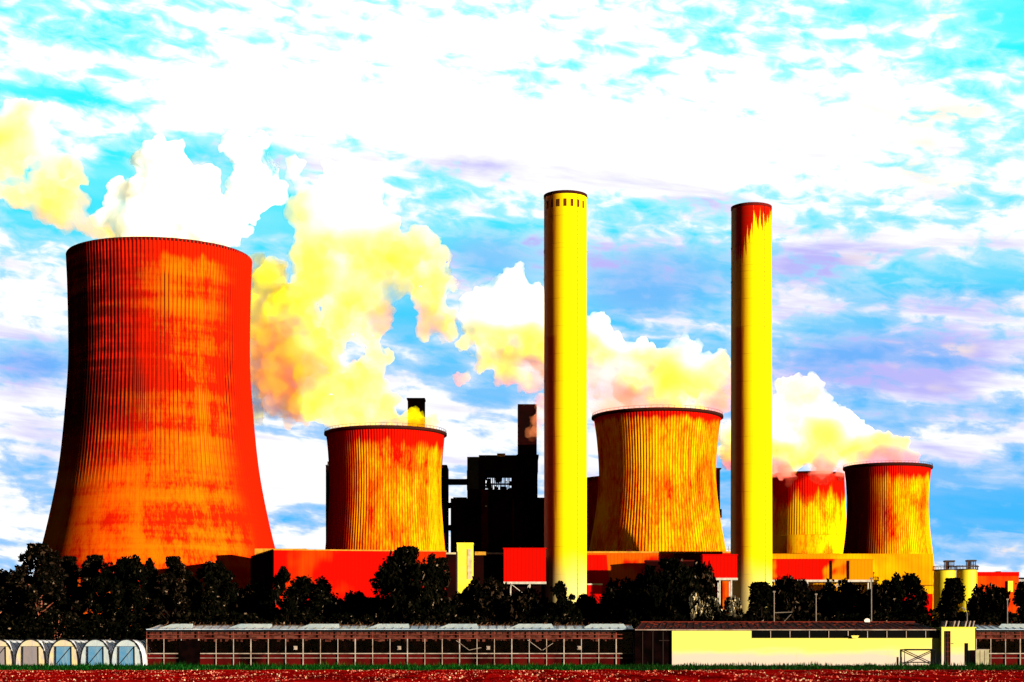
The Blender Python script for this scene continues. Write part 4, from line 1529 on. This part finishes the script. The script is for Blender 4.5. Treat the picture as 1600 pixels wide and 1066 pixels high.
T = [
    ('loose', -12, 884, 80, 318, 'dark tree leaning in from the left edge of the photo'),
    ('loose', 62, 852, 96, 312, 'loose dark tree with pale limbs left of the tallest cooling tower'),
    ('round', 22, 892, 70, 330, 'low dark tree between the left edge and the loose tree'),
    ('poplar', 108, 872, 60, 326, 'slim dark tree just right of the loose pale limbed tree'),
    ('poplar', 148, 870, 64, 318, 'dark brownish tree, first of the even row before the tallest tower'),
    ('round', 196, 868, 84, 314, 'round dark tree centred under the tallest cooling tower'),
    ('thin', 236, 868, 36, 322, 'thin dark tree sticking up under the middle of the tallest tower'),
    ('poplar', 272, 872, 62, 312, 'dark tree beside the left end of the shadow at the tower foot'),
    ('thin', 300, 898, 50, 328, 'lower dark tree filling the gap before the round topped one'),
    ('round', 336, 876, 68, 315, 'round topped dark tree in the shadowed foot of the tallest tower'),
    ('small', 378, 915, 60, 322, 'low brownish tree in front of the shaded end wall'),
    ('thin', 408, 905, 44, 330, 'slim dark tree at the black end wall of the red hall'),
    ('thin', 446, 882, 46, 312, 'narrow dark tree against the left end of the red hall'),
    ('round', 488, 900, 84, 316, 'broad low dark tree against the red hall, right of the narrow one'),
    ('small', 540, 926, 76, 322, 'low dark tree under the middle of the red hall'),
    ('small', 590, 930, 70, 318, 'low dark tree just left of the biggest tree at the red hall'),
    ('broad', 644, 858, 100, 310, 'biggest round dark tree, in front of the right part of the red hall'),
    ('poplar', 690, 874, 50, 318, 'slim dark tree at the right side of the biggest round tree'),
    ('small', 752, 905, 78, 320, 'low dark tree just right of the yellow stair tower'),
    ('small', 812, 920, 72, 316, 'low dark tree below the left raised gallery'),
    ('thin', 880, 905, 46, 312, 'small dark tree in front of the foot of the left chimney'),
    ('small', 928, 930, 64, 322, 'low dark tree right of the left chimney foot'),
    ('small', 978, 906, 70, 318, 'dark tree sloping up toward the black annexe'),
    ('broad', 1040, 876, 92, 314, 'dark tree filling the space before the black annexe'),
    ('small', 1086, 880, 60, 322, 'dark tree right of the annexe, left of the white legs'),
    ('cone', 1188, 912, 74, 308, 'pointed dark tree at the foot of the red topped chimney'),
    ('small', 1244, 902, 76, 318, 'dark tree under the left half of the long gallery'),
    ('small', 1306, 908, 74, 322, 'dark tree under the right half of the long gallery'),
    ('small', 1372, 908, 56, 324, 'dark tree just right of the tallest pale pole'),
    ('round', 1412, 894, 66, 312, 'tall dark tree in front of the right end of the yellow hall'),
    ('cone', 1490, 906, 70, 308, 'pointed dark tree in front of the two silos'),
    ('small', 1548, 915, 64, 318, 'dark tree in front of the orange workshop'),
    ('cone', 1602, 912, 70, 314, 'dark tree cut off by the right edge of the photo'),
]
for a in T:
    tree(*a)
for px, top, w_, lab in ((1084, 930, 34, 'pale flowering bush left of the white gallery legs'),
                         (1112, 937, 40, 'pale flowering bush below the white gallery legs'),
                         (1146, 936, 44, 'pale flowering bush left of the pointed tree at the chimney')):
    tree('pale', px, top, w_, 306, lab, 'flowering_bush', 'bush', 'pale bushes below the gallery')
# two bare pale stems at the left
for px, y_, lab, pts in (
        (90, 300, 'bare reddish stem, thicker one, low in the trees above the polytunnels', [(0, 0, 0), (.1, 0, 3.2), (-.1, 0, 6), (.5, 0, 8.8)]),
        (87, 301, 'bare reddish stem, thinner one, low in the trees above the polytunnels', [(0, 0, 0), (-.2, 0, 4.0), (-.4, 0, 7.2)])):
    x = PX(px, y_)
    t = thing('bare_stem', (x, y_, 0), lab, 'tree trunk')
    b = MB()
    b.tube([(x + p[0], y_ + p[1], p[2]) for p in pts], [.20, .16, .10, .05][:len(pts)], 6)
    b.build('stem', M['bark_pale'], t)
    b = MB()
    q = Vector((x + pts[1][0], y_, pts[1][2] + 1.0))
    b.tube([q, q + Vector((1.1, 0, 2.2)), q + Vector((1.5, 0, 4.0))], [.08, .06, .03], 5)
    b.build('branch', M['bark_pale'], t)

# undergrowth below the trees: one dense thicket
ug = MB()
rn = random.Random(77)
for k in range(38000):
    x = rn.uniform(-112, 112)
    y = rn.uniform(297, 304)
    top = 7.6 + 2.6 * mnoise.noise(Vector((x * .12, 3.3, 0))) + 1.2 * mnoise.noise(Vector((x * .5, 1, 5)))
    z = top * (1 - rn.random() ** 1.6)
    s = rn.uniform(.22, .48)
    n = Vector((rn.uniform(-1, 1), rn.uniform(-1, 1), rn.uniform(-.5, 1))).normalized()
    a_ = n.orthogonal().normalized()
    a_.rotate(Matrix.Rotation(rn.uniform(0, 2 * PI), 3, n))
    b_ = n.cross(a_) * .6
    p = Vector((x, y, z))
    ug.quad(p - a_ * s, p - b_ * s, p + a_ * s, p + b_ * s)
tag(ug.build('undergrowth', M['leaf_dark'], loc=(0, 300, 0)), 'dense dark thicket below the trees behind the greenhouse', 'undergrowth', kind='stuff')
# far dark belt that closes the gaps between the trunks
ug = MB()
for k in range(16000):
    x = rn.uniform(-150, 150)
    y = rn.uniform(352, 366)
    top = 10.0 + 1.8 * mnoise.noise(Vector((x * .1, 8.3, 0)))
    z = top * (1 - rn.random() ** 1.5)
    s = rn.uniform(.5, .9)
    n = Vector((rn.uniform(-1, 1), rn.uniform(-1, 1), rn.uniform(-.5, 1))).normalized()
    a_ = n.orthogonal().normalized()
    b_ = n.cross(a_) * .7
    p = Vector((x, y, z))
    ug.quad(p - a_ * s, p - b_ * s, p + a_ * s, p + b_ * s)
tag(ug.build('hedge', M['leaf_dark'], loc=(0, 360, 0)), 'dark hedge closing the gaps behind the trees', 'hedge', kind='stuff')

# ------------------------------------------------------------------ grass verge and stubble
gr, gd = MB(), MB()
for k in range(34000):
    x = rn.uniform(-88, 92)
    f_ = rn.random()
    y = 187 + 5 * mnoise.noise(Vector((x * .15, 0, 4))) + 2 * mnoise.noise(Vector((x * .6, 0, 8))) + (261 - 187) * f_ ** 1.3
    dark = rn.random() < (0.12 if x < 14 else 0.8)  # mostly dark blades towards the right
    s = rn.uniform(.14, .42) * (1.0 + .9 * mnoise.noise(Vector((x * .3, y * .1, 0))))
    if y > 252:
        s *= 1.6
    w = rn.uniform(.03, .08)
    lx = rn.uniform(-.18, .18)
    (gd if dark else gr).tri((x - w, y, 0), (x + w, y + rn.uniform(-.05, .05), 0), (x + lx, y, s))
tag(gr.build('grass', M['grass'], loc=(0, 200, 0)), 'green grass strip between the red field and the greenhouse', 'grass', kind='stuff')
tag(gd.build('grass', M['grass_dark'], loc=(0, 200, 0)), 'dark grass in front of the cream shed', 'grass', kind='stuff')
st = MB()
for k in range(16000):
    y = 95 + 92 * rn.random() ** 0.8
    x = rn.uniform(-.31, .31) * y
    if mnoise.noise(Vector((x * .12, y * .05, 9))) < rn.uniform(-.5, .35):
        continue
    s = rn.uniform(.05, .20)
    zb = 0.08 + .08 * mnoise.noise(Vector((x * 0.35, y * 0.12, 0.0)))
    a = rn.uniform(0, 2 * PI)
    d = Vector((math.cos(a), math.sin(a), rn.uniform(.2, 1.2))).normalized() * s
    p = Vector((x, y, zb))
    wv = Vector((-d.y, d.x, 0)).normalized() * s * rn.uniform(.2, .5)
    st.quad(p - wv, p + wv, p + d + wv * .6, p + d - wv * .6)
tag(st.build('stubble', M['straw'], loc=(0, 140, 0)), 'pale straw stubble scattered over the red field', 'stubble', kind='stuff')

# ------------------------------------------------------------------ steam
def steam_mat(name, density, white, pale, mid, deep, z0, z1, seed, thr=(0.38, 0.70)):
    """condensed steam: a scattering volume, white tops to orange undersides, warm light and shade put into the colour."""
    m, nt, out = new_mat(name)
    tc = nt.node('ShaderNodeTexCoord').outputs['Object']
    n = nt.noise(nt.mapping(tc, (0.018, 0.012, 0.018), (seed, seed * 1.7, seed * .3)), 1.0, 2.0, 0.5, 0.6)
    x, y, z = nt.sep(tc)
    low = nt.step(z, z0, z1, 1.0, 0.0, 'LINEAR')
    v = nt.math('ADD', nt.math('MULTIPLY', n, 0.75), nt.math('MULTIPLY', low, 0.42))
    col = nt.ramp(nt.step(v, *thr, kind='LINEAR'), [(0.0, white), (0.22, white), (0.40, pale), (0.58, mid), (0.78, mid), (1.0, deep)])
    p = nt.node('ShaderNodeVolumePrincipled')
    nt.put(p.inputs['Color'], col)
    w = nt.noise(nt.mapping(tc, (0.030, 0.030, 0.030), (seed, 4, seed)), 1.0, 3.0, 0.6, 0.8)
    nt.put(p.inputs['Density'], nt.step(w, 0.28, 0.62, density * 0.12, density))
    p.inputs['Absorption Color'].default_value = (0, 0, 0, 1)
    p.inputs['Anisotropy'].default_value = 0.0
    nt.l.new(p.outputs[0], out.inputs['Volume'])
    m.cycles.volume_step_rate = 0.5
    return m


def puff_tex(name, kind, size):
    tx = bpy.data.textures.new(name, kind)
    tx.noise_scale = size
    if kind == 'VORONOI':
        tx.distance_metric = 'DISTANCE'
        tx.noise_intensity = 1.0
    return tx


TX1 = puff_tex('billow_large', 'VORONOI', 22.0)
TX2 = puff_tex('billow_small', 'VORONOI', 9.0)
TX3 = puff_tex('billow_fine', 'VORONOI', 4.8)
TX4 = puff_tex('billow_finest', 'VORONOI', 2.6)


def plume(label, puffs, Y, mat, flat=0.85, voxel=1.5, seed=1):
    """puffs: (px, py, radius px, depth offset m)."""
    rn = random.Random(seed)
    bm = bmesh.new()
    cs = []
    for px, py, r, *d in puffs:
        yy = Y(px) if callable(Y) else Y + (d[0] if d else 0.0)
        c = at(px, py, yy)
        rr = r / F * yy
        cs.append((c, rr))
        for k in range(7):                       # satellite puffs give the cauliflower outline
            a, b_ = rn.uniform(0, 2 * PI), rn.uniform(-1, 1)
            q = Vector((math.cos(a) * math.sqrt(1 - b_ * b_), math.sin(a) * math.sqrt(1 - b_ * b_) * flat, b_))
            cs.append((c + q * rr * .72, rr * rn.uniform(.26, .46)))
    for c, rr in cs:
        mt = Matrix.Translation(c) @ Matrix.Diagonal((rr, rr * flat, rr, 1.0))
        bmesh.ops.create_icosphere(bm, subdivisions=3, radius=1.0, matrix=mt)
    cx = sum((c[0] for c in cs), Vector()) / len(cs)
    bmesh.ops.translate(bm, verts=bm.verts, vec=-cx)
    me = bpy.data.meshes.new('steam_plume')
    bm.to_mesh(me)
    bm.free()
    me.materials.append(mat)
    o = bpy.data.objects.new('steam_plume', me)
    o.location = cx
    COL.objects.link(o)
    md = o.modifiers.new('join', 'REMESH')
    md.mode = 'VOXEL'
    md.voxel_size = voxel
    md.use_smooth_shade = True
    for tx, s, mid in ((TX1, -9.0, .45), (TX2, -5.5, .45), (TX3, -3.6, .45), (TX4, -1.8, .45)):
        dm = o.modifiers.new('billow', 'DISPLACE')
        dm.texture = tx
        dm.texture_coords = 'GLOBAL'
        dm.strength = s
        dm.mid_level = mid
    tag(o, label, 'steam', 'steam plumes from the cooling towers')
    return o


WH = (0.995, 0.995, 0.995)
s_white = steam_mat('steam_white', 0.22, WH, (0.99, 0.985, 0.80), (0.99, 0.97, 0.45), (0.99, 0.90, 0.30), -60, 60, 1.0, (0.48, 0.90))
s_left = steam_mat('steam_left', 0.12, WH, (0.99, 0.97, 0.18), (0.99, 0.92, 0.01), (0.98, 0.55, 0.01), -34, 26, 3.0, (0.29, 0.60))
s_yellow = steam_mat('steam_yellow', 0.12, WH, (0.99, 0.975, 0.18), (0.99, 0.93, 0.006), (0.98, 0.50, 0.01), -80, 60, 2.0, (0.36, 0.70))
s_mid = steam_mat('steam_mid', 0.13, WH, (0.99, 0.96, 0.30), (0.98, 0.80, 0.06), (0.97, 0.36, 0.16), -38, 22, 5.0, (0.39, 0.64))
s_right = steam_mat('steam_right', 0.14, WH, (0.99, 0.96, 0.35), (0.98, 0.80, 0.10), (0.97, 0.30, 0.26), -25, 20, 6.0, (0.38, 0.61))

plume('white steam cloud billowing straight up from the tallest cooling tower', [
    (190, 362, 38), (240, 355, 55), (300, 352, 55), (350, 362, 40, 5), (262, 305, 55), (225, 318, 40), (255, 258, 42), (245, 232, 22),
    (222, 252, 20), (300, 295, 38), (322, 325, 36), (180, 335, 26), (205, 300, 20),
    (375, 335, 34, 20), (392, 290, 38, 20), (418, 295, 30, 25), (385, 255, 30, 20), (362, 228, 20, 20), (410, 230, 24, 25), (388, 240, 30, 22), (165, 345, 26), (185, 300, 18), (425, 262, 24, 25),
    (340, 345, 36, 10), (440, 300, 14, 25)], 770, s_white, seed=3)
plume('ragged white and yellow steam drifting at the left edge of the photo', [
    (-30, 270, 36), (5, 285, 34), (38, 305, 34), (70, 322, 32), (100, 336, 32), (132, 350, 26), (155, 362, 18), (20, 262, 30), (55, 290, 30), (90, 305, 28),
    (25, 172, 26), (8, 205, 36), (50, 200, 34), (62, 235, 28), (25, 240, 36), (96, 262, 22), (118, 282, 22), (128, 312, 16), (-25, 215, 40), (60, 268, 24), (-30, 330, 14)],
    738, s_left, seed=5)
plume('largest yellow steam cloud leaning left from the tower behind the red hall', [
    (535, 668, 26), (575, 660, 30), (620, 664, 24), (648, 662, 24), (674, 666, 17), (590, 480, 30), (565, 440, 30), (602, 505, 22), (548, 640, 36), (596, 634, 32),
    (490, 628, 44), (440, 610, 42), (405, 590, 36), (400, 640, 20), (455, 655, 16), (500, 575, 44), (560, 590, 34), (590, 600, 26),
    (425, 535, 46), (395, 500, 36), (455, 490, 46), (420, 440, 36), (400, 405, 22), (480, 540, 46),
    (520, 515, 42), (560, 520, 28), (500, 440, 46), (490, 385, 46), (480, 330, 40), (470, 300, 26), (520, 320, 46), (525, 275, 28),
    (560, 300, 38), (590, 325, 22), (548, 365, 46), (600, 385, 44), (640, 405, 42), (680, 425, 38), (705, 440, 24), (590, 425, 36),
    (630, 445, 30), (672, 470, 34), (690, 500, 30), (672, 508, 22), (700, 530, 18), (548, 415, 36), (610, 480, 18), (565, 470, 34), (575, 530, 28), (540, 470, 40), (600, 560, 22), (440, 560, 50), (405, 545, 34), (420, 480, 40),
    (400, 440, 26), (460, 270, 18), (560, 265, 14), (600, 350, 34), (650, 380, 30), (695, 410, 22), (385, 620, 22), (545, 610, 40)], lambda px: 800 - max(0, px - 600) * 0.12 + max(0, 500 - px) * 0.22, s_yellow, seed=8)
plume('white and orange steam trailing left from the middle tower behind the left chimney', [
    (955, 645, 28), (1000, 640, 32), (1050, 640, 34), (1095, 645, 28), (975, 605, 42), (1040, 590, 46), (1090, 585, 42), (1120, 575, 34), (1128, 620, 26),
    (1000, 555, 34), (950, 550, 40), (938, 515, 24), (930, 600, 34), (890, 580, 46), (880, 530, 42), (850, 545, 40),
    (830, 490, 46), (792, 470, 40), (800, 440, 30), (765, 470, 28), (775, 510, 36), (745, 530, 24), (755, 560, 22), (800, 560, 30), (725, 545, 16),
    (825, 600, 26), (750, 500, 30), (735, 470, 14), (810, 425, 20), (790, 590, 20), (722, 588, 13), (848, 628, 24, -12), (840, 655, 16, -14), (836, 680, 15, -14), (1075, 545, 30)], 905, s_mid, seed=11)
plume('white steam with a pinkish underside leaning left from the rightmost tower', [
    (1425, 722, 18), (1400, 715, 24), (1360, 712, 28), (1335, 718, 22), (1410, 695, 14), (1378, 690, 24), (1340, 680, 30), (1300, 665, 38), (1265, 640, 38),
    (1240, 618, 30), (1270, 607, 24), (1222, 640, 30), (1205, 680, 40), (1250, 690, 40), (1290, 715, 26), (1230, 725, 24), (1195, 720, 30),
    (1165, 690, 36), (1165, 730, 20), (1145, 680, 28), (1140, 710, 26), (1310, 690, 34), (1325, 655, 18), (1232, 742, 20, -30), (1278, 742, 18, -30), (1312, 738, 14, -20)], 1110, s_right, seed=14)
